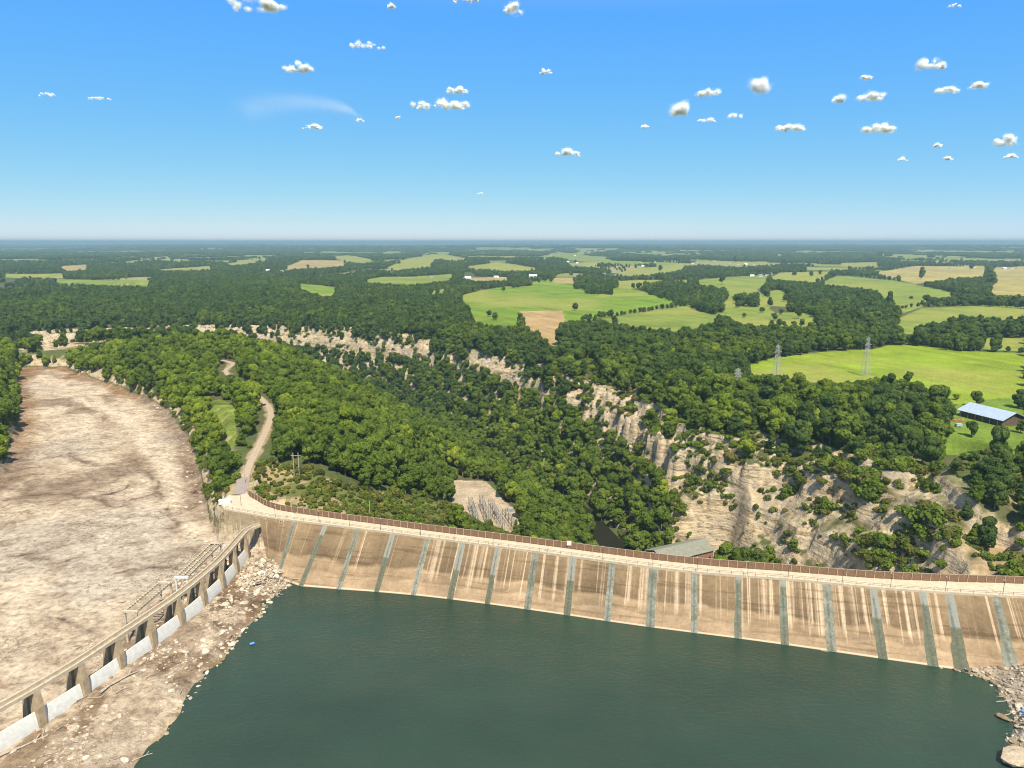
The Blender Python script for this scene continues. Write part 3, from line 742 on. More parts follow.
# keep to the smooth crest line between joints
ft = np.array([min(near_d, key=lambda q: (q[0] - p[0]) ** 2 + (q[1] - p[1]) ** 2) if -108 < p[0] < 210 else p for p in dense(pt)])
fb = dense(pb)
dam = thing('concrete_faced_dam', 'long curved rockfill dam with stained brown concrete face above the green reservoir', 'dam', (0, 0, 0))
LV = np.array([0, .06, .12, .2, .3, .4, .5, .6, .7, .8, .9, 1.0, 1.02, 1.35])
fv = []; uvs = []
arc = np.concatenate([[0], np.cumsum(np.linalg.norm(np.diff(ft, axis=0), axis=1))])
for k, w in enumerate(LV):
    for i in range(len(ft)):
        p = ft[i] + (fb[i] - ft[i]) * w
        fv.append((p[0], p[1], ZC - 0.25 - (ZC - 0.25) * w)); uvs.append((arc[i], min(w, 1.0)))
nn = len(ft)
ff = np.array([(k * nn + i, (k + 1) * nn + i, (k + 1) * nn + i + 1, k * nn + i + 1) for k in range(len(LV) - 1) for i in range(nn - 1)])
me = mesh_np('upstream_face', fv, ff, [M['face']], True)
ul = me.uv_layers.new(name='UVMap'); li = np.zeros(len(me.loops), np.int32); me.loops.foreach_get('vertex_index', li)
ul.data.foreach_set('uv', np.array(uvs, np.float32)[li].ravel())
link('upstream_face', me, dam)
# joint strips, 3 mm and more proud of the slabs, each a mesh of its own
WID = [2.0, 2.1, 2.1, 2.4, 2.2, 2.4, 2.1, 2.6, 2.6, 2.5, 3.2, 2.3, 2.5, 2.7, 3.0, 3.0, 3.3, 4.4, 4.2]
for a, b, w in zip(tops, bots, WID):
    e = np.array((0.95, -0.3)); nrm = np.array([-0.2, -0.75, 0.65]); nrm /= np.linalg.norm(nrm)
    v = []
    jr = np.random.default_rng(int(a[0] * 10) & 0xffff)
    n = 14
    for k in range(n + 1):
        q = a + (b - a) * k / n; z = (ZC - 0.3) * (1 - k / n)
        wl, wr = w / 2 * (1 + jr.normal(0, 0.03)), w / 2 * (1 + jr.normal(0, 0.03))
        for s_, ww in ((-1, wl), (1, wr)):
            p = np.array([*(q + e * s_ * ww), z]) + nrm * 0.09
            v.append(p)
    for i in range(len(v)): v.append(v[i] - nrm * 0.3)
    m_ = 2 * (n + 1)
    f = [(2 * k, 2 * k + 2, 2 * k + 3, 2 * k + 1) for k in range(n)] + [(2 * k, m_ + 2 * k, m_ + 2 * k + 2, 2 * k + 2) for k in range(n)] + [(2 * k + 1, 2 * k + 3, m_ + 2 * k + 3, m_ + 2 * k + 1) for k in range(n)]
    jm = mesh_np('joint_strip', v, f, [M['joint']]); jl = jm.uv_layers.new(name='UVMap'); ji = np.zeros(len(jm.loops), np.int32); jm.loops.foreach_get('vertex_index', ji)
    jl.data.foreach_set('uv', np.stack([(ji % 2), ((ji % m_) // 2) / n], 1).astype(np.float32).ravel())
    link('joint_strip', jm, dam)
# crest roadway, upstream kerb, downstream rock slope
na = np.array(near_d); fa = np.array([min(far_d, key=lambda q: (q[0] - p[0]) ** 2 + (q[1] - p[1]) ** 2) for p in near_d])
fa[0] = (-131, 334)
def ribbon(name, A, B, za, zb, mat, parent):
    n = len(A); v = [(*a, za) for a in A] + [(*b, zb) for b in B]
    return link(name, mesh_np(name, v, np.array([(i, i + 1, n + i + 1, n + i) for i in range(n - 1)]), [mat], False), parent)
fd = np.array(far_d)
cr = link('crest_roadway', mesh_np('crest_roadway', [(*p, ZC) for p in na] + [(*p, ZC) for p in fd], np.array([(i, i + 1, 400 + i + 1, 400 + i) for i in range(399)]), [M['conc']]), dam)
def wall_along(mb, P, w, z0, z1, off=0.0):
    """upright strip of thickness w along plan points"""
    P = np.array(P, float); t = np.gradient(P, axis=0); t /= np.linalg.norm(t, axis=1)[:, None]; nrm = np.stack([-t[:, 1], t[:, 0]], 1)
    A = P + nrm * (off - w / 2); B = P + nrm * (off + w / 2); n = len(P)
    pts = [(*p, z0) for p in A] + [(*p, z1) for p in A] + [(*p, z1) for p in B] + [(*p, z0) for p in B]
    q = []
    for i in range(n - 1):
        for k in range(4):
            k2 = (k + 1) % 4
            q.append((k * n + i, k * n + i + 1, k2 * n + i + 1, k2 * n + i))
    q += [(0, n, 2 * n, 3 * n), (n - 1, 4 * n - 1, 3 * n - 1, 2 * n - 1)]
    return mb.poly(pts, q)
wall_along(MB(), na, 0.5, ZC - 1.2, ZC + 0.35).build('upstream_kerb', M['conc'], dam)
out = fd + np.array([(0, 1)]) * 0
dn = np.gradient(fd, axis=0); dn /= np.linalg.norm(dn, axis=1)[:, None]; dn = np.stack([-dn[:, 1], dn[:, 0]], 1)
ribbon('downstream_slope', fd + dn * 0.6, fd + dn * 118, ZC - 0.3, ZC - 88, M['rock'], dam)
wall_along(MB(), [(-131.3, 307.2), (-113, 299.8), (-103.5, 295.8)], 0.8, 1.0, ZC - 0.05).build('wing_wall', M['conct'], dam)
wall_along(MB(), [(-131.3, 307.2), (-135, 314), (-137, 322)], 0.8, 1.0, ZC - 0.05).build('wing_wall', M['conct'], dam)

# fence along the downstream edge: brown panels between pale posts
fen = thing('security_fence', 'tall rust brown panel fence with pale posts along the far edge of the dam crest', 'fence')
fl = curve_pts([tuple(p) for p in fd + dn * 0.25], 132)
wall_along(MB(), curve_pts([tuple(p) for p in fd + dn * 0.25], 300), 0.1, ZC, ZC + 2.55).build('panel', M['fence'], fen)
wall_along(MB(), curve_pts([tuple(p) for p in fd + dn * 0.25], 300), 0.16, ZC + 2.6, ZC + 2.75).build('top_rail', M['post'], fen)
pm = MB().box(-.11, .11, -.11, .11, 0, 2.85).build('post', M['post'], fen)
for i, p in enumerate(fl):
    if i >= 100: continue
    o = pm if i == 0 else pm.copy()
    if i: COL.objects.link(o); o.parent = fen
    o.location = (p[0], p[1] - 0.12, ZC)
m = MB()
for p in fl[100:]: m.box(p[0] - .11, p[0] + .11, p[1] - .23, p[1] - .01, ZC, ZC + 2.85)
m.build('post', M['post'], fen)['kind'] = 'stuff'
# pipe rail along the upstream edge
rail = thing('pipe_railing', 'thin dark pipe railing along the reservoir side of the dam crest', 'railing')
rl = curve_pts([tuple(p) for p in na], 96)
for zz in (0.6, 1.15):
    m = MB()
    for a, b in zip(rl[:-1], rl[1:]): m.bar((*a, ZC + .35 + zz), (*b, ZC + .35 + zz), 0.1, n=6)
    m.build('rail', M['pipe'], rail)
pm = MB().bar((0, 0, 0), (0, 0, 1.2), 0.12, n=6).build('post', M['pipe'], rail)
for i, p in enumerate(rl):
    o = pm if i == 0 else pm.copy()
    if i: COL.objects.link(o); o.parent = rail
    o.location = (p[0], p[1], ZC + .35)
# slim dark poles on the kerb
PX = [(241, 506, 'slim dark pole on the concrete apron near the white box'), (277, 517, 'slim dark pole where the crest road leaves the apron'), (320, 523, 'slim dark pole above the third face strip'), (350, 527, 'slim dark pole just left of the fourth strip'),
      (380, 532, 'slim dark pole above a wide brown slab, below the scrub slope'), (419, 538, 'slim dark pole below the right part of the scrub slope'), (453, 543, 'slim dark pole left of the substation yard on the crest'),
      (493, 547, 'slim dark pole in front of the substation yard'), (548, 553, 'slim dark pole just left of the small pale fence sign'), (603, 560, 'slim dark pole in front of the river bend below the dam'),
      (653, 566, 'slim dark pole in front of the powerhouse left end'), (697, 572, 'slim dark pole in front of the powerhouse brick end wall'), (748, 577, 'slim dark pole below the foot of the tan cliff'),
      (788, 579, 'slim dark pole below the grey cliff rib'), (842, 584, 'slim dark pole below the shrubby rock bowl'), (890, 588, 'slim dark pole below the pale cliff patch'),
      (945, 592, 'slim dark pole below the tan bare slope'), (1003, 596, 'slim dark pole at the far right end of the crest')]
for i, (a, b, lab) in enumerate(PX):
    q = on_poly(a, b, ZC, near_d) if i else at(a, b, ZC)[:2]
    t = thing('light_pole', lab, 'pole', (q[0], q[1] + .1, ZC + (.35 if i else 0)), 0, 'slim poles along the dam crest')
    MB().bar((0, 0, 0.3), (0, 0, 5.2), 0.16, n=8).build('shaft', M['dark'], t)
    MB().bar((0, 0, 0), (0, 0, 0.3), 0.36, n=8).build('base', M['conc'], t)
    MB().bar((0, -.15, 5.2), (0, .75, 5.3), 0.2, 0.14).build('lamp_head', M['steel'], t)
# sign on the fence
sp = at(566, 543.5, ZC + 1.6)
q = min(range(132), key=lambda i: abs(fl[i][0] - sp[0]))
sg = thing('sign', 'small square pale sign with red marks fixed to the brown fence', 'sign', (fl[q][0], fl[q][1] - .4, ZC + 1.5))
MB().box(-1, 1, -.03, .03, -.1, 2.0).build('board', M['red'], sg); MB().box(-.8, .8, -.06, -.032, .1, 1.8).build('face_panel', M['white'], sg)
# utility poles at the turning to the dirt road, the white box, the barrier
def pole(px, py, hgt, label, arm=True, n=1, gap=2.2):
    p, _ = cast(px, py)
    t = thing('utility_pole', label, 'utility pole', p)
    for k in range(n):
        MB().bar(((k - (n - 1) / 2) * gap, 0, -.5), ((k - (n - 1) / 2) * gap, 0, hgt), 0.34, n=8).build('shaft', M['wood'], t)
    if arm: MB().bar((-gap, .25, hgt * .88), (gap, .25, hgt * .88), 0.2, .25).build('crossarm', M['wood'], t)
    return t
pole(245, 484, 10, 'bare wooden pole beside the paved turning at the dam end', False)
pole(254.5, 497, 9.5, 'paler wooden pole at the fence corner by the turning', False)
pole(297, 479, 14, 'pair of wooden poles joined by a crossarm on the scrub slope', True, 2, 2.6)
pole(370, 517, 8, 'short dark pole on the scrub slope behind the fence', False)
b = at(224, 503, 17)
t = thing('storage_box', 'white rectangular box at the left end of the apron', 'box', (b[0] + .5, b[1], 16.5), 0.25)
MB().box(-2.6, 2.6, -1.2, 1.2, .25, 2.0).build('body', M['gate'], t); MB().box(-2.7, 2.7, -1.3, 1.3, 2.0, 2.15).build('lid', M['white'], t)
for s_ in (-1, 1): MB().box(s_ * 1.8 - .25, s_ * 1.8 + .25, -1, 1, 0, .25).build('skid', M['dark'], t)
t = thing('apron_railing', 'white pipe railing on the left edge of the apron', 'railing')
ap = curve_pts([(-137.3, 322), (-135.3, 314), (-131.3, 307.6)], 8)
for zz in (.6, 1.2):
    m = MB()
    for a, c in zip(ap[:-1], ap[1:]): m.bar((*a, ZC + zz - .1), (*c, ZC + zz - .1), .12, n=6)
    m.build('rail', M['white'], t)
for p in ap: MB().bar((*p, ZC - .3), (*p, ZC + 1.15), .13, n=6).build('post', M['white'], t)

# ------------------------------------------------------------------ roads: sheets laid on the ground
def road_sheet(name, pts, w, mat, lift=0.06):
    P = curve_pts([p[:2] for p in pts], 160); t = np.gradient(P, axis=0); t /= np.linalg.norm(t, axis=1)[:, None]; nr_ = np.stack([-t[:, 1], t[:, 0]], 1)
    rows = [P + nr_ * w * k for k in (-.5, -.25, 0, .25, .5)]
    v = np.concatenate([np.column_stack([r, H(r[:, 0], r[:, 1]) + lift + (.1 if 0 < k < 4 else 0)]) for k, r in enumerate(rows)])
    n = len(P)
    f = np.array([(k * n + i, k * n + i + 1, (k + 1) * n + i + 1, (k + 1) * n + i) for k in range(4) for i in range(n - 1)])
    return tag(link(name, mesh_np(name, v, f, [mat], True)), kind='structure')
road_sheet('dirt_road', ROAD[1:], 3.8, M['gravel'])
road_sheet('paved_turning', [(-132.4, 327, 17), (-133.5, 333, 17), (-138, 350, 17.6)], 6.0, M['tarmac'], 0.22)
v = [(*p, 16.4 + .3) for p in APRON[:1] + APRON[6:]] + [(-125, 311, 16.7)]
tag(link('apron_slab', mesh_np('apron_slab', [(p[0], p[1], 16.72) for p in [(-131, 307.4), (-122, 304), (-113, 301), (-113, 311), (-121, 320), (-127, 327), (-129.5, 334), (-137, 334), (-137, 318)]], [list(range(9))], [M['conc']])), kind='structure')

# ------------------------------------------------------------------ the gated spillway
spw = thing('gated_spillway', 'row of concrete piers with white gates and a narrow bridge along the tan channel', 'spillway')
gp = np.array(GATES)
tg = np.gradient(gp, axis=0); tg /= np.linalg.norm(tg, axis=1)[:, None]; ng = np.stack([tg[:, 1], -tg[:, 0]], 1)     # ng points to the water
for i, p in enumerate(gp):
    t2, n2_ = tg[i], ng[i]
    def P3(a, b, z): return (p[0] + n2_[0] * a + t2[0] * b, p[1] + n2_[1] * a + t2[1] * b, z)
    prof = [P3(2.6, 0, -.5), P3(2.4, 0, 8), P3(1.5, 0, 12.6), P3(-.4, 0, 12.6), P3(-.8, 0, 8.5), P3(-.4, 0, -.5)]
    prof2 = [P3(-2.2, 0, 12.6), P3(-3.6, 0, 12.6), P3(-5.6, 0, -.5), P3(-2.6, 0, -.5)]
    m = MB(); off = np.array([t2[0], t2[1], 0])
    m.prism(prof, -off * 1.0, off * 1.0); m.prism(prof2, -off * .8, off * .8)
    m.prism([P3(2.9, 0, -.5), P3(2.9, 0, .9), P3(-6, 0, .9), P3(-6, 0, -.5)], -off * 1.3, off * 1.3)
    m.build('pier', M['conct'], spw)
ge = np.vstack([gp, [(-113.5, 296.5)]])
for i in range(len(gp) - 1):
    a, c = gp[i], gp[i + 1]; t2 = (c - a) / np.linalg.norm(c - a); n2_ = np.array([t2[1], -t2[0]])
    a2, c2 = a + t2 * 1.05, c - t2 * 1.05
    prof = []
    for k in range(9):
        f = k / 8; z = 1.2 + 5.6 * f; ox = 2.1 - 1.0 * f + 0.2 * (1 - (2 * f - 1) ** 2)
        prof.append((ox, z))
    pr = [(a2[0] + n2_[0] * o, a2[1] + n2_[1] * o, z) for o, z in prof] + [(a2[0] + n2_[0] * (o - .25), a2[1] + n2_[1] * (o - .25), z) for o, z in prof[::-1]]
    g = MB().prism(pr, (0, 0, 0), (*(c2 - a2), 0)).build('gate', M['gate'], spw)
    m = MB()
    for f in (.33, .66):
        o = 2.1 - 1.0 * f; z = 1.2 + 5.6 * f
        m.bar((*(a2 + n2_ * (o - .5)), z), (*(c2 + n2_ * (o - .5)), z), .3, .3)
    m.build('stiffener', M['steel'], g)
    MB().prism([(*(a2 + n2_ * 2.7), -.6), (*(a2 + n2_ * 2.7), 1.15), (*(a2 - n2_ * 3.5), 1.15), (*(a2 - n2_ * 6), -.6)], (0, 0, 0), (*(c2 - a2), 0)).build('sill', M['concd'], spw)
dk = curve_pts([tuple(p) for p in np.vstack([gp, [(-115.5, 294), (-111, 300.5)]])], 120)
wall_along(MB(), dk, .6, 12.6, 13.7, -1.15).build('bridge_beam', M['conc'], spw)
wall_along(MB(), dk, .5, 12.6, 13.7, 1.35).build('bridge_beam', M['conc'], spw)
wall_along(MB(), dk, 1.9, 12.75, 12.95, .1).build('bridge_deck', M['concd'], spw)
tk = np.gradient(dk, axis=0); tk /= np.linalg.norm(tk, axis=1)[:, None]; nk = np.stack([tk[:, 1], -tk[:, 0]], 1)
for o_ in (1.15, -1.35):
    m = MB(); P = (dk + nk * o_)[::3]
    for a, c in zip(P[:-1], P[1:]): m.bar((*a, 14.95), (*c, 14.95), .09, n=5)
    hr = m.build('handrail', M['conc'] if o_ < 0 else M['post'], spw)
    m = MB()
    for q in P: m.bar((*q, 13.9), (*q, 14.95), .08, n=5)
    m.build('baluster_row', M['post'], hr)['kind'] = 'stuff'

def gantry(px, py, px2, py2, hgt, label, boxy):
    a = at(px, py, 2.5)[:2]; c = at(px2, py2, 2.5)[:2]
    d = c - a; L = np.linalg.norm(d); rz = math.atan2(d[1], d[0])
    t = thing('hoist_gantry', label, 'gantry', (a[0], a[1], 2.0), rz)
    w = 4.2
    for xx in (0, L):
        for yy in (-w / 2, w / 2): MB().box(xx - .3, xx + .3, yy - .3, yy + .3, -1, hgt).build('leg', M['conc'] if xx or not boxy else M['gate'], t)
        MB().box(xx - .5, xx + .5, -w / 2 - .6, w / 2 + .6, hgt, hgt + .7).build('cap_beam', M['conc'] if xx or not boxy else M['gate'], t)
    for yy in (-w / 2, 0, w / 2) if boxy else (-w / 2, w / 2):
        MB().box(.51, L - .51, yy - .25, yy + .25, hgt + .02, hgt + .62).build('girder', M['conc'], t)
    m = MB()
    for k in range(int(L / 1.5)): m.box(.8 + k * 1.5, 1.15 + k * 1.5, -w / 2 - .3, w / 2 + .3, hgt + .64, hgt + .76)
    m.build('walkway', M['concd'], t)
    for s_ in (-1, 1):
        m = MB().bar((0, s_ * (w / 2 + .4), hgt + 1.9), (L, s_ * (w / 2 + .4), hgt + 1.9), .1)
        for k in range(int(L / 2) + 1): m.bar((k * 2, s_ * (w / 2 + .4), hgt + .7), (k * 2, s_ * (w / 2 + .4), hgt + 1.9), .09)
        m.build('handrail', M['conc'], t)
gantry(134, 642, 168, 611, 11.5, 'narrow pale hoist gantry beside the gate bridge, nearer the camera', False)
gantry(184, 604, 218, 568, 11.0, 'wider pale hoist gantry with white end frame near the dam end', True)

# ------------------------------------------------------------------ powerhouse, substation
def gable(root, L, Wd, hw, hr_, mw, mr, over=.7, wins=0):
    """long building along local x, gable roof"""
    MB().prism([(0, -Wd / 2, -1), (0, Wd / 2, -1), (0, Wd / 2, hw), (0, 0, hr_), (0, -Wd / 2, hw)], (-L / 2, 0, 0), (L / 2, 0, 0)).build('wall', mw, root)
    s_ = (hr_ - hw) / (Wd / 2)
    m = MB()
    for sg_ in (-1, 1):
        y1 = sg_ * (Wd / 2 + over); z1 = hw - s_ * over
        m.prism([(0, 0, hr_ + .05), (0, y1, z1 + .05), (0, y1, z1 + .3), (0, 0, hr_ + .3)], (-L / 2 - over, 0, 0), (L / 2 + over, 0, 0))
    m.build('roof', mr, root)
    for k in range(wins):
        xx = -L / 2 + L * (k + .5) / wins
        w_ = MB().box(xx - .8, xx + .8, -Wd / 2 - .08, -Wd / 2 - .01, hw * .35, hw * .75).build('window', M['glass'], root)
a = at(653, 553, -49)[:2]; c = at(706, 548, -49)[:2]
d = c - a; rz = math.atan2(d[1], d[0]) + .25
ph = thing('powerhouse', 'brick powerhouse with flat pitched grey green roof just below the dam fence', 'powerhouse', ((a[0] + c[0]) / 2 + 1, (a[1] + c[1]) / 2 + 4, -66), rz)
gable(ph, 38, 18, 15.5, 19, M['brick'], M['roofg'], .8, 7)
for yy in (-5, 0, 5): MB().box(19.01, 19.12, yy - 1, yy + 1, 9, 14).build('window', M['glass'], ph)

def rack(px, py, L, n, hgt, rz, label):
    p = at(px, py, -52)
    t = thing('switchgear_rack', label, 'switchgear rack', p, rz, 'steel racks in the substation yard')
    for k in range(n + 1):
        for yy in (-1.2, 1.2): MB().bar((k * L / n, yy, -.4), (k * L / n, yy, hgt), .28).build('column', M['rack'], t)
    for yy in (-1.2, 1.2):
        for zz in (hgt * .6, hgt): MB().bar((-.3, yy, zz), (L + .3, yy, zz), .3, .4).build('beam', M['rack'], t)
    for k in range(2 * n):
        MB().bar(((k + .5) * L / 2 / n, 0, hgt - .2), ((k + .5) * L / 2 / n, 0, hgt - 2.0), .42, n=8).build('insulator', M['trafo'], t)
        MB().bar(((k + .5) * L / 2 / n, -1.3, hgt), ((k + .5) * L / 2 / n, 1.3, hgt), .18).build('crossbar', M['rack'], t)
rack(477, 528, 36, 5, 9, 1.75, 'long steel switchgear rack at the left edge of the substation yard')
rack(490, 530, 44, 6, 9, 1.75, 'longest steel switchgear rack down the middle of the substation yard')
rack(503, 532, 42, 6, 8, 1.8, 'steel switchgear rack right of the middle one in the yard')
rack(516, 535, 30, 4, 7, 1.85, 'short steel switchgear rack at the right edge of the yard')
for (a, b, lab) in ((475, 517, 'pale grey transformer between the two left racks, nearer the dam'), (474, 509, 'pale grey transformer between the two left racks, further up'), (496, 515, 'grey transformer in the middle of the substation yard'), (510, 512, 'grey transformer beside the gravel strip of the yard')):
    t = thing('transformer', lab, 'transformer', at(a, b, -52), .2, 'transformers in the substation yard')
    MB().box(-1.8, 1.8, -1.4, 1.4, .3, 3.4).build('tank', M['trafo'], t)
    for s_ in (-1, 1):
        m = MB()
        for k in range(6): m.box(-1.6 + k * .6, -1.35 + k * .6, s_ * 1.41, s_ * 2.1, .6, 3.0) if s_ > 0 else m.box(-1.6 + k * .6, -1.35 + k * .6, -2.1, -1.41, .6, 3.0)
        m.build('radiator', M['trafo'], t)
    for k in (-1, 0, 1): MB().bar((k, 0, 3.4), (k, 0, 4.6), .3, n=8).build('bushing', M['brick'], t)
    MB().box(-2.2, 2.2, -2.2, 2.2, -.3, .3).build('plinth', M['conc'], t)

# ------------------------------------------------------------------ lattice towers and their cables
def pylon(p, hgt, label, wb=6.0):
    t = thing('lattice_tower', label, 'power pylon', p, .5, 'power pylons on the right plateau')
    def hw(z): return wb / 2 * (1 - z / hgt) ** 1.0 * .9 + .45
    for sx in (-1, 1):
        for sy in (-1, 1):
            m = MB()
            zz = np.linspace(0, hgt * .93, 9)
            for z0, z1 in zip(zz[:-1], zz[1:]): m.bar((sx * hw(z0), sy * hw(z0), z0 - (.8 if z0 == 0 else 0)), (sx * hw(z1), sy * hw(z1), z1), .22)
            m.build('leg', M['steel'], t)
    m = MB(); zz = np.linspace(0, hgt * .93, 10)
    for z0, z1 in zip(zz[:-1], zz[1:]):
        a_, b_ = hw(z0), hw(z1)
        for (x0, y0, x1, y1) in ((-1, -1, 1, -1), (1, -1, 1, 1), (1, 1, -1, 1), (-1, 1, -1, -1)):
            m.bar((x0 * a_, y0 * a_, z0), (x1 * b_, y1 * b_, z1), .1); m.bar((x1 * a_, y1 * a_, z0), (x0 * b_, y0 * b_, z1), .1); m.bar((x0 * b_, y0 * b_, z1), (x1 * b_, y1 * b_, z1), .1)
    m.build('lattice', M['steel'], t)
    for zz_, ww in ((.62, 3.6), (.76, 4.6), (.9, 3.2)):
        m = MB(); m.bar((-ww, 0, hgt * zz_), (ww, 0, hgt * zz_), .3, .22)
        for s_ in (-1, 1): m.bar((s_ * ww, 0, hgt * zz_), (0, 0, hgt * zz_ + 1.8), .2)
        m.build('crossarm', M['steel'], t)
    MB().bar((0, 0, hgt * .9), (0, 0, hgt), .3).build('peak', M['steel'], t)
    return t
def ground_pt(px, py):
    p, _ = cast(px, py); return p
PY = [(ground_pt(776, 379), 31, 'tall pale lattice pylon at the left end of the bright meadow'), (ground_pt(865, 376), 37, 'tall grey lattice pylon in the middle of the bright meadow'), (ground_pt(737, 391), 19, 'short pale lattice pylon among trees left of the meadow')]
for p, h_, lab in PY: pylon(p, h_, lab)
def cable(a, b, sag, label, r=.09):
    a = np.array(a, float); b = np.array(b, float); m = MB(); P = []
    for k in range(25):
        f = k / 24; q = a + (b - a) * f; q[2] -= 4 * sag * f * (1 - f); P.append(q)
    for c, d_ in zip(P[:-1], P[1:]): m.bar(c, d_, r, n=4)
    tag(m.build('power_cable', M['cable'], None), label, 'cable', 'power cables across the gorge')
for k, (o_, z_, lab) in enumerate(((-4, .78, 'sagging dark cable across the gorge, topmost of the set'), (0, .72, 'sagging dark cable across the gorge, second of the set'), (4, .66, 'sagging dark cable across the gorge, lowest of the set'))):
    q = PY[2][0]
    cable((q[0] + o_, q[1], q[2] + 19 * z_), (8 + o_ * 2, 500 + o_, -42.5), 8, lab)
for k, (s_, lab) in enumerate(((-1, 'thin cable between the two left pylons, camera side'), (1, 'thin cable between the two left pylons, far side'))):
    cable(PY[2][0] + np.array([s_ * 3.4, 0, 14]), PY[0][0] + np.array([s_ * 3.4, 0, 23]), 3, lab, .06)
for k, (s_, lab) in enumerate(((-1, 'thin cable between the two meadow pylons, camera side'), (1, 'thin cable between the two meadow pylons, far side'))):
    cable(PY[0][0] + np.array([s_ * 3.4, 0, 23]), PY[1][0] + np.array([s_ * 3.4, 0, 28]), 4, lab, .06)

# ------------------------------------------------------------------ barn and farm things
bc = np.array([329.0, 474.0]); bz = h1(*bc)
barn = thing('barn', 'long dark barn with pale blue metal roof on the lawn at the right edge', 'barn', (*bc, bz), math.atan2(-28, 9))
gable(barn, 31, 20, 4.8, 8.8, M['barnw'], M['roofb'], 1.6)
for k in range(6): MB().box(-14 + k * 5.4, -13.7 + k * 5.4, -11.3, -11.0, -1, 4.0).build('post', M['wood'], barn)
MB().box(-6, -2, -10.12, -10.02, 0, 3.6).build('door', M['dark'], barn); MB().box(4, 9, -10.12, -10.02, 0, 3.6).build('door', M['dark'], barn)
p = ground_pt(958.5, 427)
t = thing('parked_trailer', 'small pale blue covered trailer on the lawn left of the barn', 'trailer', p, .1)
MB().box(-2.2, 2.2, -1, 1, .6, 1.1).build('bed', M['steel'], t); MB().box(-2.1, 2.0, -.95, .95, 1.1, 2.3).build('cover', M['roofb'], t); MB().bar((2.2, 0, .7), (3.6, 0, .6), .14).build('drawbar', M['dark'], t)
for s_ in (-1, 1): MB().bar((0, s_ * 1.02, .45), (0, s_ * 1.25, .45), .9, n=14).build('wheel', M['dark'], t)
p = ground_pt(957, 421)
t = thing('firewood_pile', 'low reddish heap of split wood behind the pale trailer', 'wood pile', p)
r_ = random.Random(5); m = MB()
for k in range(60):
    x_, y_, z_ = r_.uniform(-5, 5), r_.uniform(-1.2, 1.2), r_.uniform(0, 1.1); a_ = r_.uniform(0, 3.14)
    m.bar((x_ - math.cos(a_) * .7, y_ - math.sin(a_) * .7, z_ + .1), (x_ + math.cos(a_) * .7, y_ + math.sin(a_) * .7, z_ + r_.uniform(.1, .4)), r_.uniform(.2, .4), n=6)
m.build('split_logs', M['red'], t)['kind'] = 'stuff'
p = ground_pt(789, 354.5)
t = thing('white_trailer', 'tiny white box trailer at the far edge of the bright meadow', 'trailer', p, .2)
MB().box(-3, 3, -1.2, 1.2, .6, 3.2).build('box_body', M['white'], t); MB().box(-3.1, 3.1, -1.25, 1.25, .3, .6).build('chassis', M['dark'], t)

HOUSES = [  # px, py of the base, length, white/other, label
 (268, 271, 34, 1, 'white roofed farmhouse left of the tan hill field'), (320, 275, 22, 0, 'small white shed under the tan hill field'), (348, 273.5, 36, 0, 'white two storey house with dark roof below the tan hill field'),
 (533, 278, 55, 1, 'long white barn at the left top of the big green pasture'), (551, 255, 40, 0, 'white house on the left of the far olive hill'), (559, 254.5, 36, 0, 'second white house on the top of the far olive hill'), (575, 256, 30, 1, 'pale shed on the crest of the far olive hill'),
 (613, 273, 34, 0, 'white house above the round tree clump'), (604, 275, 26, 0, 'small white house left of the one above the tree clump'), (568, 263, 30, 1, 'pale low barn under the far olive hill'), (577, 264, 30, 1, 'second pale low barn under the far olive hill'),
 (468, 279, 44, 1, 'pale barn in the pinkish field strip'), (496, 278, 34, 1, 'smaller pale barn at the right of the pinkish field strip'), (432, 277, 24, 0, 'small house in front of the tree covered knoll'),
 (693, 263, 40, 0, 'white house left of the village row'), (698, 262, 30, 0, 'low white house joined to the village row'), (715, 260.5, 36, 0, 'brown roofed house above the tan meadow'), (730, 262, 34, 0, 'first white house of the village row'), (738, 263.5, 30, 0, 'second white house of the village row'), (746, 263.5, 34, 1, 'pale roofed house in the village row middle'), (754, 263, 30, 0, 'white house right of the pale roofed one'), (762, 263.5, 34, 0, 'white house at the right end of the village row'),
 (760, 276, 40, 0, 'bright white farmhouse on the pasture top'), (752, 276, 30, 1, 'grey roofed farm shed left of the bright farmhouse'), (767, 275, 28, 0, 'small white shed right of the bright farmhouse'), (770, 273.5, 34, 0, 'dark roofed house at the left of the olive pasture'),
 (747, 271.5, 34, 1, 'pale roofed house above the round pasture tree'), (640, 262.5, 30, 0, 'small white house in the far trees'), (655, 262, 28, 0, 'second small white house in the far trees'), (643, 267, 28, 1, 'grey shed in the far trees'),
 (950, 267.5, 30, 0, 'small house with pale front at the hayfield top'), (973, 266.5, 44, 0, 'white gabled house at the hayfield top'), (1004, 268, 50, 1, 'large white farm building right of the dark tree pair'), (987, 267, 24, 0, 'small shed between the trees at the hayfield top'), (1012, 267.5, 30, 0, 'white house near the right edge above the hayfield'),
 (463, 247.5, 40, 1, 'pale building far off in the blue woods'), (393, 249, 40, 1, 'pale building far off on the left of the woods'), (166, 280, 30, 0, 'white house beside a field in the left distance'), (530, 250, 40, 1, 'tiny pale roof far off in the woods'),
]
HP = []
def house(p, L, bright, label, rz):
    t = thing('house', label, 'house', p, rz, 'houses scattered over the far farmland')
    gable(t, L * .55, L * .3, L * .13, L * .24, M['white'], M['white'] if bright else M['roofd'], L * .02, 3)
    MB().box(-.6, .6, -L * .15 - .1, -L * .15 - .02, 0, 2.1).build('door', M['dark'], t)
for i, (a, b, L, br, lab) in enumerate(HOUSES):
    p = at(a, b, 20.0); p = np.array([p[0], p[1], h1(p[0], p[1])]); HP.append(p)
    house(p, L * .8, br, lab, [.2, -.3, .5, 0, 2.9][i % 5])
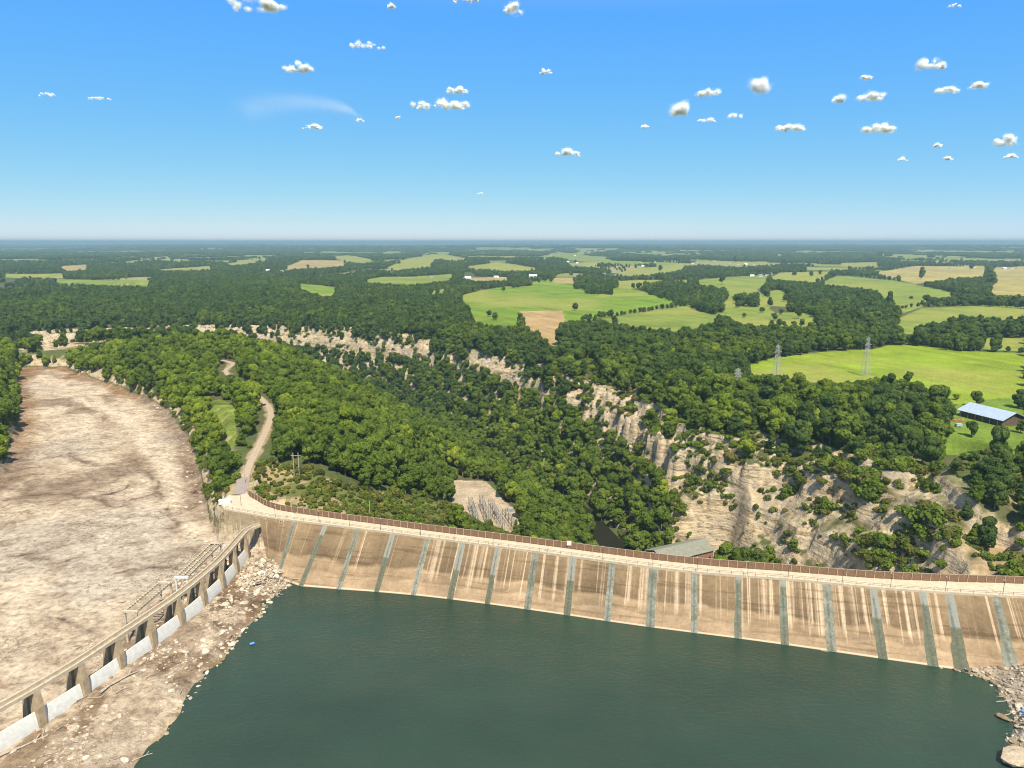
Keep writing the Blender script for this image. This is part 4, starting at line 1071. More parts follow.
# ------------------------------------------------------------------ vegetation: crowns of many small leaf sprays
def leaf_cloud(rng, lobes, n, size, jit=.18, up=.25):
    """n small quads spread over a set of lobes (cx,cy,cz,r)"""
    lobes = np.array(lobes); w = lobes[:, 3] ** 2; k = rng.choice(len(lobes), n * 2, p=w / w.sum())
    d = rng.normal(size=(n * 2, 3)); d[:, 2] += up; d /= np.linalg.norm(d, axis=1)[:, None]
    rad = lobes[k, 3] * (1 - np.abs(rng.normal(0, jit, n * 2)))
    c = lobes[k, :3] + d * rad[:, None] * np.array([1, 1, .85])
    # drop sprays buried well inside another lobe
    dist = np.linalg.norm((c[:, None, :] - lobes[None, :, :3]), axis=2) / lobes[None, :, 3]
    keep = np.where(dist.min(1) > .62)[0][:n]
    c, d = c[keep], d[keep]; m = len(c)
    nrm = d + rng.normal(0, .38, (m, 3)); nrm /= np.linalg.norm(nrm, axis=1)[:, None]
    a = np.cross(nrm, rng.normal(size=(m, 3))); a /= np.linalg.norm(a, axis=1)[:, None]; b = np.cross(nrm, a)
    s = size * rng.uniform(.55, 1.25, (m, 1)); e = rng.uniform(.55, 1.0, (m, 1))
    v = np.stack([c - a * s - b * s * e * .4, c + a * s * .3 - b * s * e, c + a * s + b * s * e * .4, c - a * s * .3 + b * s * e], 1).reshape(-1, 3)
    tint = rng.uniform(0, 1, m); tl = rng.uniform(0, 1, len(lobes)); tint = .5 * tint + .5 * tl[k[keep]]
    return v, np.repeat(tint, 4)

def set_tint(me, tint):
    at_ = me.attributes.new('tint', 'FLOAT', 'POINT'); at_.data.foreach_set('value', tint.astype(np.float32))

def crown_lobes(rng, R, h0, h1_, n, spread=.62):
    L = [(0, 0, (h0 + h1_) / 2, R * .55)]
    for i in range(n):
        a = rng.uniform(0, 6.283) if i % 3 else (i * 2.1 + rng.uniform(-.4, .4)); f = rng.uniform(0, 1); z = h0 + (h1_ - h0) * (0.08 + .84 * f)
        prof = math.sin(math.pi * (.18 + .72 * f)) ** .8
        q = R * spread * prof * math.sqrt(rng.uniform(.15, 1)); r = R * rng.uniform(.2, .48)
        L.append((q * math.cos(a), q * math.sin(a), z, r))
    return L

def cone_lobes(rng, R, hgt):
    L = []
    for i in range(26):
        f = rng.uniform(0.05, 1); a = rng.uniform(0, 6.283); w = R * (1 - f) * .75
        L.append((w * math.cos(a), w * math.sin(a), hgt * (.1 + .84 * f), R * (.5 - .3 * f)))
    return L

def trunk_mesh(rng, hgt, r, R, limbs):
    m = MB()
    def taper(a, b, r0, r1, n=7):
        a = np.array(a, float); b = np.array(b, float); d = b - a; d /= np.linalg.norm(d); up = np.array([0, 1.0, .2]); s1 = np.cross(d, up); s1 /= np.linalg.norm(s1); s2 = np.cross(s1, d)
        pts = [a + (s1 * math.cos(t) + s2 * math.sin(t)) * r0 for t in np.linspace(0, 6.283, n, endpoint=False)] + [b + (s1 * math.cos(t) + s2 * math.sin(t)) * r1 for t in np.linspace(0, 6.283, n, endpoint=False)]
        m.poly(pts, [tuple(range(n))[::-1], tuple(range(n, 2 * n))] + [(i, (i + 1) % n, n + (i + 1) % n, n + i) for i in range(n)])
    taper((0, 0, -1.2), (0, 0, hgt * .3), r * 1.25, r * .9); taper((0, 0, hgt * .3), (rng.uniform(-.4, .4), rng.uniform(-.4, .4), hgt * .75), r * .9, r * .35)
    for i in range(limbs):
        a = rng.uniform(0, 6.283); z = hgt * rng.uniform(.28, .5)
        taper((0, 0, z), (math.cos(a) * R * .55, math.sin(a) * R * .55, z + hgt * rng.uniform(.15, .3)), r * .45, r * .12, 5)
    return m.v, m.f

QUAD = lambda n: np.arange(n * 4, dtype=np.int32).reshape(-1, 4)
KINDS = []      # (crown mesh per tone, trunk mesh, height, crown radius)
for i in range(8):
    rng = np.random.default_rng(100 + i)
    hgt = 1.0 * rng.uniform(12.5, 15.5); R = rng.uniform(5.0, 6.2)
    if i == 6: hgt, R = 16, 4.6
    if i == 7: hgt, R = 11.5, 3.2
    lob = crown_lobes(rng, R, hgt * .2, hgt * .97, 22 if i < 6 else 18, .66) if i < 7 else cone_lobes(rng, R, hgt)
    v, t = leaf_cloud(rng, lob, 2300, .62)
    me3 = []
    for k in range(3):
        me = mesh_np('crown', v, QUAD(len(v) // 4), [M['leaf%d' % k]]); set_tint(me, t); me3.append(me)
    tv, tf = trunk_mesh(rng, hgt, .34, R, 6)
    KINDS.append((me3, mesh_np('trunk', tv, tf, [M['bark']], True), hgt, R))
# joined meshes for the masses
def joined(name, v, t, leafmat, tv=None, tf=None):
    nq = len(v) // 4
    faces = [list(q) for q in QUAD(nq)] if tv is not None else QUAD(nq)
    if tv is not None:
        b = len(v); faces += [[b + i for i in f] for f in tf]; idx = [0] * nq + [1] * len(tf)
        me = mesh_np(name, np.vstack([v, np.array(tv)]), faces, [leafmat, M['bark']], False, idx); t = np.concatenate([t, np.zeros(len(tv))])
    else: me = mesh_np(name, v, faces, [leafmat])
    set_tint(me, t); return me
proto = {}
def proto_coll(key, meshes):
    c = bpy.data.collections.new(key)
    for i, me in enumerate(meshes):
        o = bpy.data.objects.new('%s_%02d' % (key, i), me); c.objects.link(o)
    proto[key] = c
for k in range(3):
    ms = []
    for i in range(8):
        rng = np.random.default_rng(100 + i)
        hgt = 1.0 * rng.uniform(12.5, 15.5); R = rng.uniform(5.0, 6.2)
        if i == 6: hgt, R = 16, 4.6
        if i == 7: hgt, R = 11.5, 3.2
        lob = crown_lobes(rng, R, hgt * .2, hgt * .97, 22 if i < 6 else 18, .66) if i < 7 else cone_lobes(rng, R, hgt)
        v, t = leaf_cloud(rng, lob, 1900, .68)
        tv, tf = trunk_mesh(rng, hgt, .34, R, 4)
        ms.append(joined('woodland_tree', v, t, M['leaf%d' % k], tv, tf))
    proto_coll('near_tree%d' % k, ms)
    ms = []
    for i in range(5):
        rng = np.random.default_rng(300 + i); hgt = rng.uniform(11, 14); R = rng.uniform(5, 6.2)
        v, t = leaf_cloud(rng, crown_lobes(rng, R, hgt * .12, hgt * .96, 12, .62), 330, 1.35, .14)
        ms.append(joined('far_tree', v, t, M['leaf%d' % k]))
    proto_coll('far_tree%d' % k, ms)
ms = []
for i in range(5):
    rng = np.random.default_rng(400 + i)
    lob = []
    for j in range(9):
        lob.append((rng.uniform(-17, 17), rng.uniform(-13, 13), rng.uniform(3, 7), rng.uniform(4.5, 7)))
    v, t = leaf_cloud(rng, lob, 300, 2.6, .12)
    ms.append(joined('tree_clump', v, t, M['leaf2']))
proto_coll('clump', ms)
ms = []
for i in range(6):
    rng = np.random.default_rng(500 + i)
    lob = [(rng.uniform(-.9, .9), rng.uniform(-.9, .9), rng.uniform(.4, 1.3), rng.uniform(.5, 1.0)) for j in range(6)]
    v, t = leaf_cloud(rng, lob, 260, .3, .2)
    ms.append(joined('bush', v, t, M['scrub'] if i < 3 else M['leaf1']))
proto_coll('bush', ms)

def scatter(name, pts, pick, rot, scl, key, kind='stuff', label=None):
    """ONE object whose points carry copies of a small set of source meshes"""
    me = bpy.data.meshes.new(name); n = len(pts)
    me.vertices.add(n); me.vertices.foreach_set('co', np.asarray(pts, np.float32).ravel())
    for nm, ty, dat, prop in (('pick', 'INT', np.asarray(pick, np.int32), 'value'), ('rot', 'FLOAT_VECTOR', np.asarray(rot, np.float32), 'vector'), ('scl', 'FLOAT_VECTOR', np.asarray(scl, np.float32), 'vector')):
        a = me.attributes.new(nm, ty, 'POINT'); a.data.foreach_set(prop, dat.ravel())
    o = tag(link(name, me), kind=kind)
    ng = bpy.data.node_groups.new(name + '_nodes', 'GeometryNodeTree')
    ng.interface.new_socket('Geometry', in_out='INPUT', socket_type='NodeSocketGeometry'); ng.interface.new_socket('Geometry', in_out='OUTPUT', socket_type='NodeSocketGeometry')
    N = ng.nodes; gi = N.new('NodeGroupInput'); go = N.new('NodeGroupOutput')
    mp = N.new('GeometryNodeMeshToPoints'); ip = N.new('GeometryNodeInstanceOnPoints'); ci = N.new('GeometryNodeCollectionInfo')
    ci.inputs['Collection'].default_value = proto[key]; ci.inputs['Separate Children'].default_value = True; ci.inputs['Reset Children'].default_value = True
    ip.inputs['Pick Instance'].default_value = True
    def named(nm, ty):
        a = N.new('GeometryNodeInputNamedAttribute'); a.data_type = ty; a.inputs['Name'].default_value = nm; return a.outputs['Attribute']
    L = ng.links
    L.new(gi.outputs[0], mp.inputs['Mesh']); L.new(mp.outputs[0], ip.inputs['Points']); L.new(ci.outputs[0], ip.inputs['Instance'])
    L.new(named('pick', 'INT'), ip.inputs['Instance Index']); L.new(named('scl', 'FLOAT_VECTOR'), ip.inputs['Scale'])
    er = N.new('FunctionNodeEulerToRotation'); L.new(named('rot', 'FLOAT_VECTOR'), er.inputs[0]); L.new(er.outputs[0], ip.inputs['Rotation'])
    L.new(ip.outputs[0], go.inputs[0])
    md = o.modifiers.new('copies', 'NODES'); md.node_group = ng
    return o

def jitter_grid(x0, x1, y0, y1, s, rng):
    gx, gy = np.meshgrid(np.arange(x0, x1, s), np.arange(y0, y1, s))
    return gx.ravel() + rng.uniform(-.48, .48, gx.size) * s, gy.ravel() + rng.uniform(-.48, .48, gx.size) * s

def in_any(px, py, polys):
    r = np.zeros(px.shape, bool)
    for p in polys:
        q = np.array(p); k = np.where((px > q[:, 0].min()) & (px < q[:, 0].max()) & (py > q[:, 1].min()) & (py < q[:, 1].max()))[0]
        if len(k): r[k[inside(px[k], py[k], p)]] = True
    return r
FP = [f[2] for f in FIELDS]

def wooded(x, y, tall):
    """where trees grow; returns mask, height of ground, pixel position and depth"""
    z = H(x, y, False)
    px, py, dep = proj(x, y, z); tx, ty, _ = proj(x, y, z + tall * .8)
    w = (dep > 100) & (px > -60) & (px < 1084)
    wd = in_any(px, py, WOODS)
    w &= wd | ~(in_any(px, py, FP) | in_any(tx, ty, FP))
    hit = in_any(px, py, CLEAR) | in_any(tx, ty, CLEAR)
    w &= ~(hit & ~((dep < 560) & (x > 100) & (y > 360) & (RNG.uniform(0, 1, len(x)) < .3) & in_any(px, py, ROCKPX)) & ~((dep > 640) & (RNG.uniform(0, 1, len(x)) < .28) & in_any(px, py, ROCKPX)))
    return w, z, px, py, dep

def slope_at(x, y):
    e = 2.5
    return np.hypot(H(x + e, y, False) - H(x - e, y, False), H(x, y + e, False) - H(x, y - e, False)) / (2 * e)

rng = np.random.default_rng(5)
# ---- near and middle woods, out to 1.9 km
xs, ys = jitter_grid(-1000, 1000, 230, 1150, 7.6, rng); x2, y2 = jitter_grid(-1650, 1700, 1150, 2000, 9.5, rng)
xs = np.concatenate([xs, x2]); ys = np.concatenate([ys, y2])
k = np.abs(xs) < .80 * ys + 40; xs, ys = xs[k], ys[k]
size = np.clip(rng.normal(.95, .2, len(xs)), .55, 1.45)
dgo, sgo, _ = poly_dist(xs, ys, GORGE)
# big old trees of the clump on the right plateau
pxa, pya, _d = proj(xs, ys, H(xs, ys, False))
bigz = (pxa > 700) & (pxa < 950) & (pya > 385) & (pya < 455)
size = np.where(bigz, size * 1.28, size)
w, zs, px, py, dep = wooded(xs, ys, 14 * size)
sl = slope_at(xs, ys)
rockpx_ = in_any(px, py, ROCKPX)
w &= (sl < 1.0) | ((sgo < 0) & (sl < 1.8)) | ((zs < -18) & (sl < 1.7)) | ((zs < -22) & (sl < 2.6) & (ys < 520) & (xs > 60)) | ((ys > 640) & ~rockpx_ & (rng.uniform(0, 1, len(xs)) < .85)) | ((sdist(xs, ys, SPILL) < 30) & (rng.uniform(0, 1, len(xs)) < .8))
w &= sdist(xs, ys, SPILL) > np.where(ys < 420, 7, 2.5)
w &= ~inside(xs, ys, DAMFOOT) & (sdist(xs, ys, APRON) > 14) & (sdist(xs, ys, PAD) > 4) & (sdist(xs, ys, PH_PAD) > 1)
w &= poly_dist(xs, ys, [(p[0], p[1]) for p in ROAD])[0] > 7.5
w &= ~((dgo < 7.5) & (rng.uniform(0, 1, len(xs)) < np.where(ys < 560, .97, .7)))
w &= ~in_any(px, py, [SCRUB])
w &= ~((xs > -110) & (xs < 130) & (ys < 350) & (zs > -45)) & ~((xs > 90) & (ys < 352)& (xs < 205)) & ~((xs > 205) & (ys < 300))
w &= ~((xs < -97) & (ys < 345))
for p in HP[:0]: pass
w &= ~((np.abs(xs - 329) < 26) & (np.abs(ys - 474) < 26))
for p, h_, _l in PY: w &= np.hypot(xs - p[0], ys - p[1]) > 9
# thin the bowl of broken rock on the right
bowl = (xs > 118) & (xs < 300) & (ys > 340) & (ys < 440) & (zs < 8)
w &= ~(bowl & (sl > .72)) & ~(bowl & (rng.uniform(0, 1, len(xs)) < .45))
size = np.where(bowl & in_any(px, py, ROCKPX), size * .62, size)
xs, ys, zs, px, py, dep, size, sl, dgo, sgo = (a[w] for a in (xs, ys, zs, px, py, dep, size, sl, dgo, sgo))
nT = len(xs)
nz = fbm(xs, ys, 70, 2, 201) + rng.normal(0, .42, nT)
ridge = (ys < 830) & (sgo < 0) & (xs > -420) & (dgo > 45)
leftb = (xs < -380) & (ys < 830)
floor_ = (dgo <= 62) & (ys < 760)
rightw = (sgo > 0) & (dgo > 50) & (ys < 720)
tone = np.full(nT, 2)
tone[ridge | leftb] = np.where(nz[ridge | leftb] > .0, 0, 1)
tone[floor_] = np.where(nz[floor_] > .55, 0, 1)
tone[rightw] = np.where(nz[rightw] > .75, 0, np.where(nz[rightw] > -.05, 1, 2))
rest = ~(ridge | leftb | floor_ | rightw); tone[rest] = np.where(nz[rest] > .55, 1, 2)
kind = rng.integers(0, 7, nT); kind = np.where((kind == 6) & (rng.uniform(0, 1, nT) < .5), 2, kind); kind = np.where((rng.uniform(0, 1, nT) < .09) | (rightw & (rng.uniform(0, 1, nT) < .1)), 7, kind); tone[kind == 7] = np.maximum(tone[kind == 7], 1)
hsc = size * rng.uniform(.88, 1.15, nT); rotz = rng.uniform(0, 6.283, nT)
KH = np.array([q[2] for q in KINDS]); KRr = np.array([q[3] for q in KINDS])
# ---- which trees show largest: paint them front to back on a coarse picture
bw, bh = 512, 384
buf = np.zeros((bh, bw), bool); area = np.zeros(nT)
topz = zs + KH[kind] * hsc
cx, cy, cd = proj(xs, ys, zs + KH[kind] * hsc * .6)
vis_t = np.ones(nT, bool)
for f in np.linspace(.15, .97, 44):
    gx, gy = xs * f, ys * f
    vis_t &= (CAM_Z + (topz - CAM_Z) * f) > np.where(gy > 160, np.minimum(H(gx, gy, False), 400), -100)
order = np.argsort(dep)
for i in order:
    if dep[i] > 1500: break
    if not vis_t[i]: continue
    rx = F / cd[i] * KRr[kind[i]] * size[i] * .5; ry = F / cd[i] * KH[kind[i]] * hsc[i] * .40 * .5
    x0, x1, y0, y1 = int(max(0, cx[i] / 2 - rx)), int(min(bw, cx[i] / 2 + rx + 1)), int(max(0, cy[i] / 2 - ry)), int(min(bh, cy[i] / 2 + ry + 1))
    if x1 <= x0 or y1 <= y0: continue
    yy, xx = np.mgrid[y0:y1, x0:x1]
    m = ((xx + .5 - cx[i] / 2) / rx) ** 2 + ((yy + .5 - cy[i] / 2) / ry) ** 2 < 1
    sub = buf[y0:y1, x0:x1]; area[i] = (m & ~sub).sum(); sub |= m
single = np.zeros(nT, bool); single[np.argsort(-area)[:288]] = True; single &= area > 0
# ---- single trees: thing > trunk, crown
LM = [((268, 425), 'the bend of the dirt road'), ((225, 425), 'the grass verge above the spillway channel'), ((320, 470), 'the scrub slope'), ((490, 490), 'the head of the substation yard'), ((620, 535), 'the river bend below the dam'), ((690, 540), 'the powerhouse'),
      ((640, 440), 'the foot of the tan cliff'), ((800, 400), 'the lower end of the bright meadow'), ((905, 430), 'the lawn edge'), ((985, 440), 'the barn'), ((860, 470), 'the rock bowl'), ((990, 530), 'the right end of the dam'), ((180, 375), 'the upper end of the ridge'), ((10, 420), 'the left bank of the channel'),
      ((120, 370), 'the far end of the channel'), ((380, 420), 'the middle of the ridge wood'), ((460, 440), 'the lower edge of the ridge wood'), ((540, 470), 'the dark river gap'), ((560, 420), 'the head of the tan cliff'), ((660, 385), 'the wooded cliff top'), ((730, 420), 'the slope over the upper cliff'), ((430, 380), 'the far side of the ridge'), ((320, 385), 'the top of the ridge wood'), ((960, 480), 'the shrubby bank under the lawn')]
TONE = ['bright yellow green', 'fresh green', 'dark green']
FORM = ['round crowned', 'broad crowned', 'spreading', 'lumpy crowned', 'full crowned', 'uneven crowned', 'narrow upright', 'conical']
SMALL = ['small', 'middling', 'tall']
def tree_thing(name, kd, tn, pos, sxy, sz, rz, label, cat, group):
    r = thing(name, label, cat, pos, rz, group); r.scale = (sxy, sxy, sz)
    link('trunk', KINDS[kd][1], r); link('crown', KINDS[kd][0][tn], r)
    return r
labs = {}
for i in np.where(single)[0]:
    j = min(range(len(LM)), key=lambda j: (LM[j][0][0] - cx[i]) ** 2 + 2.0 * (LM[j][0][1] - cy[i]) ** 2)
    dx, dy = cx[i] - LM[j][0][0], cy[i] - LM[j][0][1]
    wh = 'above' if dy < -abs(dx) * .8 else 'below' if dy > abs(dx) * .8 else 'right of' if dx > 0 else 'left of'
    if abs(dx) + abs(dy) < 14: wh = 'at'
    h_ = KH[kind[i]] * hsc[i]
    lab = '%s %s %s tree %s %s' % (SMALL[0 if h_ < 11.5 else 1 if h_ < 15 else 2], TONE[tone[i]], FORM[kind[i]], wh, LM[j][1])
    labs.setdefault(lab, []).append(i)
for lab, ids in labs.items():
    ids.sort(key=lambda i: cx[i])
    for n_, i in enumerate(ids):
        lab = ' '.join(lab.split()[1:]) if len(lab.split()) > 10 else lab
        l2 = lab if len(ids) == 1 else lab + (', left one' if n_ == 0 else ', right one') if len(ids) == 2 else lab + [', leftmost such', ', rightmost such', ', in between'][0 if n_ == 0 else 1 if n_ == len(ids) - 1 else 2]
        tree_thing('broadleaf_tree', kind[i], tone[i], (xs[i], ys[i], zs[i] - .2), size[i], hsc[i], rotz[i], l2, 'tree', 'broadleaf trees of the woods around the dam')
mass = ~single
seen = np.ones(nT, bool)
tilt = rng.normal(0, .05, (nT, 2))
def mass_of(name, sel, key):
    n = sel.sum()
    if n: scatter(name, np.stack([xs[sel], ys[sel], zs[sel] - .2], 1), kind[sel] % len(proto[key].objects), np.column_stack([tilt[sel], rotz[sel]]), np.column_stack([size[sel], size[sel], hsc[sel]]), key)
for k in range(3):
    mass_of('forest', mass & (tone == k) & (dep < 1000), 'near_tree%d' % k)
    mass_of('distant_forest', mass & (tone == k) & (dep >= 1000), 'far_tree%d' % k)
# ---- woods from 2 to 5 km, and clumps beyond
def far_band(y0, y1, s, tall, key, name, npk, sc0, sc1):
    fx, fy = jitter_grid(-.8 * y1, .8 * y1, y0, y1, s, rng)
    k = np.abs(fx) < .76 * fy; fx, fy = fx[k], fy[k]
    ww, fz, fpx, fpy, fd_ = wooded(fx, fy, np.full(len(fx), tall))
    fp = fbm(fx * .55, fy, 430, 3, 84) + .25 * fbm(fx, fy, 900, 2, 85)
    ww &= ~((fp > .2) & (np.hypot(fx, fy) > 3600))
    ww &= ~(((ghost_f(fx, fy) > .31) | (ghost_f(fx, fy + 60 * fy / 4000) > .31)) & (fy > 2300) & (rng.uniform(0, 1, len(fx)) < .95))
    gaps = fbm(fx, fy, 150, 2, 207)
    ww &= gaps > -.62
    for p in HP: ww &= ~((np.abs(fx - p[0]) < 16 + .004 * p[1]) & (fy < p[1] + 15) & (fy > p[1] - 60 - .055 * p[1]))
    fx, fy, fz = fx[ww], fy[ww], fz[ww]; n = len(fx); s_ = rng.uniform(sc0, sc1, n)
    if key == 'far_tree2':
        lite = fbm(fx, fy, 60, 2, 208) + rng.normal(0, .4, n) > .5
        for kk_, sel in (('far_tree1', lite), ('far_tree2', ~lite)):
            m_ = sel.sum()
            scatter(name, np.stack([fx, fy, fz - .3], 1)[sel], rng.integers(0, npk, m_), np.column_stack([np.zeros((m_, 2)), rng.uniform(0, 6.283, m_)]), np.column_stack([s_, s_, s_ * rng.uniform(.75, 1.2, n)])[sel], kk_)
        return
    scatter(name, np.stack([fx, fy, fz - .3], 1), rng.integers(0, npk, n), np.column_stack([np.zeros((n, 2)), rng.uniform(0, 6.283, n)]), np.column_stack([s_, s_, s_ * rng.uniform(.75, 1.2, n)]), key)
far_band(2000, 3300, 12.5, 12, 'far_tree2', 'distant_forest', 5, .75, 1.2)
far_band(3300, 5000, 17, 12, 'far_tree2', 'distant_forest', 5, .85, 1.45)
far_band(5000, 10000, 46, 14, 'clump', 'distant_forest', 5, .8, 1.5)
far_band(10000, 22000, 120, 16, 'clump', 'distant_forest', 5, 1.6, 3.2)

# ---- single trees of the fields and hedgerows
FT = [  # base px, height px, width factor, tone, label
 (575, 310.5, 8, 1.1, 2, 'lone round dark tree in the big green pasture'), (722, 284.5, 10, .9, 2, 'lone dark tree on the olive pasture below the village'), (639, 289.5, 7, 1.2, 2, 'squat dark tree at the right edge of the tree clump pasture'), (633, 289, 6, 1.1, 2, 'smaller dark tree beside the squat one on the pasture edge'),
 (921, 279, 12, .75, 2, 'tall dark oval tree at the left of the hayfield'), (889.5, 307.5, 16, .6, 2, 'tall narrow dark tree beside the hillside wood'), (898, 281, 6, 1.1, 2, 'small dark tree on the hedge below the oval tree'), (798, 319, 12, .75, 2, 'upright dark tree in the small pasture left of the hillside wood'),
 (774, 320.5, 8, 1.2, 2, 'bushy tree at the lower left of that small pasture'), (781, 314.5, 6, 1.2, 2, 'small round tree in the middle of that small pasture'), (770, 306, 9, .9, 2, 'dark tree by the left edge of the hillside wood'), (785, 302, 8, 1.1, 1, 'round tree in the gap of the hillside wood'),
 (744, 317.5, 5, 1.2, 2, 'tiny round bush like tree low on the right pasture'), (762, 313, 6, 1.3, 2, 'round bush like tree above the tiny one on the right pasture'), (738, 308, 8, 1.1, 2, 'round tree at the left of the pasture trio'), (748, 307, 11, .8, 2, 'tallest tree of the pasture trio'), (755, 307, 8, 1.1, 2, 'round tree at the right of the pasture trio'),
 (503.5, 291.5, 6, 1.0, 2, 'single tree on the top left rim of the big green pasture'), (495, 320, 8, 1.2, 2, 'round tree on the left side of the big green pasture'), (489, 317, 7, 1.1, 2, 'smaller tree next to the round one on the left pasture side'),
 (975, 351.5, 13, 1.0, 2, 'big round tree at the top of the bright meadow'), (962, 350.5, 11, 1.1, 2, 'round tree left of the big one over the bright meadow'), (993, 352, 6, 1.6, 2, 'low bushy tree over the bright meadow, first of three'), (1008, 352, 6, 1.3, 2, 'low bushy tree over the bright meadow, second of three'), (1021, 353, 6, 1.4, 2, 'low bushy tree over the bright meadow, third of three'),
 (976, 407, 17, 1.0, 2, 'dark round tree behind the left end of the barn'), (971, 437, 17, .9, 2, 'dark conical tree in front of the barn'), (997, 457, 32, .8, 2, 'big dark tree on the lawn in front of the barn'), (1019, 408, 19, 1.0, 2, 'dark tree behind the right end of the barn'), (1020, 433, 14, 1.0, 2, 'blue green tree at the right end of the barn'), (1022, 462, 22, .9, 1, 'green tree on the lawn at the right edge'),
 (993, 421, 8, 1.1, 0, 'small light green tree under the barn eave'), (908, 384, 13, 1.0, 1, 'light green tree rising from the meadow edge clump'), (956, 400, 7, 1.5, 0, 'pale bushy tree at the upper corner of the lawn'), (735, 262, 6, 1, 2, 'small dark tree by the village row'), (988, 276.5, 10, 1.0, 2, 'dark tree at the top of the pair between the hayfields'), (991, 287, 14, .8, 2, 'taller lower tree of the pair between the hayfields'),
 (1016, 268.5, 8, 1.2, 2, 'round dark tree near the right edge above the hayfield'), (971, 269.5, 5, 1.2, 2, 'little tree in front of the white gabled house'), (820, 275, 5, 1.2, 2, 'tiny dark tree on the olive pasture, right one'), (794, 275.5, 5, 1.2, 2, 'tiny dark tree on the olive pasture, left one'), (811, 277, 6, 1.1, 2, 'tiny dark tree low on the olive pasture'),
 (545, 282, 8, .9, 2, 'dark tree right of the long white barn'), (539, 284, 6, .8, 2, 'thin tree below the long white barn'), (551, 282.5, 6, .9, 2, 'small tree right of the dark one by the white barn'), (308, 268.5, 4, 1.2, 2, 'tiny tree on the lower rim of the tan hill field'), (399, 264, 4, 1.2, 2, 'tiny tree at the left of the olive hill field'),
 (660, 272, 7, 1, 2, 'dark round tree in the tan village meadow'), (911, 299, 3, 1.8, 2, 'low bush like tree in the middle hill pasture'),
]
def hedge(a, b, n, hp, lab, tn=2):
    for k in range(n):
        f = (k + random.uniform(-.25, .25)) / max(n - 1, 1)
        FT.append((a[0] + (b[0] - a[0]) * f, a[1] + (b[1] - a[1]) * f, hp * random.uniform(.7, 1.2), random.uniform(.9, 1.3), tn, '#' + lab))
hedge((583, 321), (612, 317), 8, 7, 'hedgerow tree on the rim between the green and the olive pasture'); hedge((612, 317), (680, 307), 16, 5.5, 'hedgerow tree on the rim between the green and the olive pasture')
hedge((926, 304), (980, 306), 13, 8, 'hedgerow tree between the two middle hill pastures'); hedge((980, 306), (1030, 309), 12, 9, 'hedgerow tree at the right above the middle pasture')
hedge((818, 283), (838, 275.5), 7, 6, 'hedgerow tree between the olive and the hill pasture'); hedge((838, 275), (898, 281.5), 14, 4, 'hedgerow tree along the top of the hill pasture')
hedge((770, 327), (800, 327), 5, 8, 'hedgerow tree below the small pasture')
hedge((886, 312), (922, 306), 8, 5, 'hedgerow tree on the lane beside the hill pasture')
KBS = {}
for n_, (a, b, hp, wf, tn, lab) in enumerate(FT):
    p, tt = cast(a, b, 300); hgt = hp * tt / F * 1.02
    kd = (n_ * 5) % 6; sz = hgt / KH[kd]; sx = sz * wf
    if lab.startswith('#'): lab = lab[1:]; grp = 'hedgerow trees of ' + lab.split('tree ')[1]; nm = 'hedgerow_tree'
    else: grp = None; nm = 'field_tree'
    tree_thing(nm, kd, tn, p - np.array([0, 0, .3]), sx, sz, n_ * 1.7, lab, 'hedgerow tree' if grp else 'field tree', grp)
# bare dead tree at the wood edge, yellow tree at the right rim
p = ground_pt(1020, 486)
r = tree_thing('yellow_tree', 3, 0, p, .62, .6, .4, 'small yellow leaved tree at the right edge of the picture', 'yellow tree', None)
yl = mat_leaf('leaf_yellow_mat', (.35, .28, .02), (.45, .36, .03), (.5, .42, .06)); r.children[1].data = r.children[1].data.copy() if r.children[1].name.startswith('crown') else r.children[1].data
for c_ in r.children:
    if c_.name.startswith('crown'): c_.data = c_.data.copy(); c_.data.materials.clear(); c_.data.materials.append(yl)

# ---- undergrowth on ledges, scrub slope, banks
bx, by = jitter_grid(-330, 420, 205, 760, 2.9, rng)
bz_ = H(bx, by, True); bqx, bqy, bdep = proj(bx, by, bz_); bsl = slope_at(bx, by)
u = rng.uniform(0, 1, len(bx)); nzb = fbm(bx, by, 22, 3, 211)
scr = in_any(bqx, bqy, [SCRUB]); rockz = in_any(bqx, bqy, ROCKPX); bsp = sdist(bx, by, SPILL); bd, bs, _ = poly_dist(bx, by, GORGE)
ok = scr & (u < np.clip(.85 + .5 * nzb - .12 * sm(499, 505, bqy) * sm(350, 335, bqx), 0, .95))
ok |= rockz & (u < np.clip(.12 + 1.2 * nzb, 0, .85)) & (bsl < 2.8)
ok |= (bs > 0) & (bd > 45) & (bd < 330) & (bx > 90) & (by < 460) & (by > 300) & ~rockz & (u < np.clip(.4 + nzb, 0, .9)) & (bsl < 1.4)
ok |= (bs > 0) & (bd > 40) & (bd < 130) & (by >= 460) & (by < 740) & (u < .45) & (bsl < 2.0) & ~rockz
ok |= (bs < 0) & (bd < 150) & (by < 445) & (bx > -70) & (bx < 40) & (u < .7)
ok |= (bd > 12) & (bd < 46) & (by > 395) & (by < 640) & (u < .5)
ok |= (bsp > 2) & (bsp < 13) & (by > 330) & (u < .45)
ok |= (bsp > 8) & (bsp < 30) & (by > 310) & (by < 420) & (bx < -130) & (u < .3)
ok |= (bx > 150) & (by < 218) & (by > 165) & (nzb > -.12) & (u < .5)
ok |= (bx > 100) & (bx < 330) & (by > 245) & (by < 350) & (bz_ > -30) & (nzb > .05) & (u < .6)
ok &= ~inside(bx, by, DAMFOOT) & (poly_dist(bx, by, [(p_[0], p_[1]) for p_ in ROAD])[0] > 4.5) & (sdist(bx, by, APRON) > 2) & (sdist(bx, by, PAD) > 2) & (sdist(bx, by, RES) > 3) & ~in_any(bqx, bqy, FP) & (sdist(bx, by, CLEAR_VERGE) > 1)
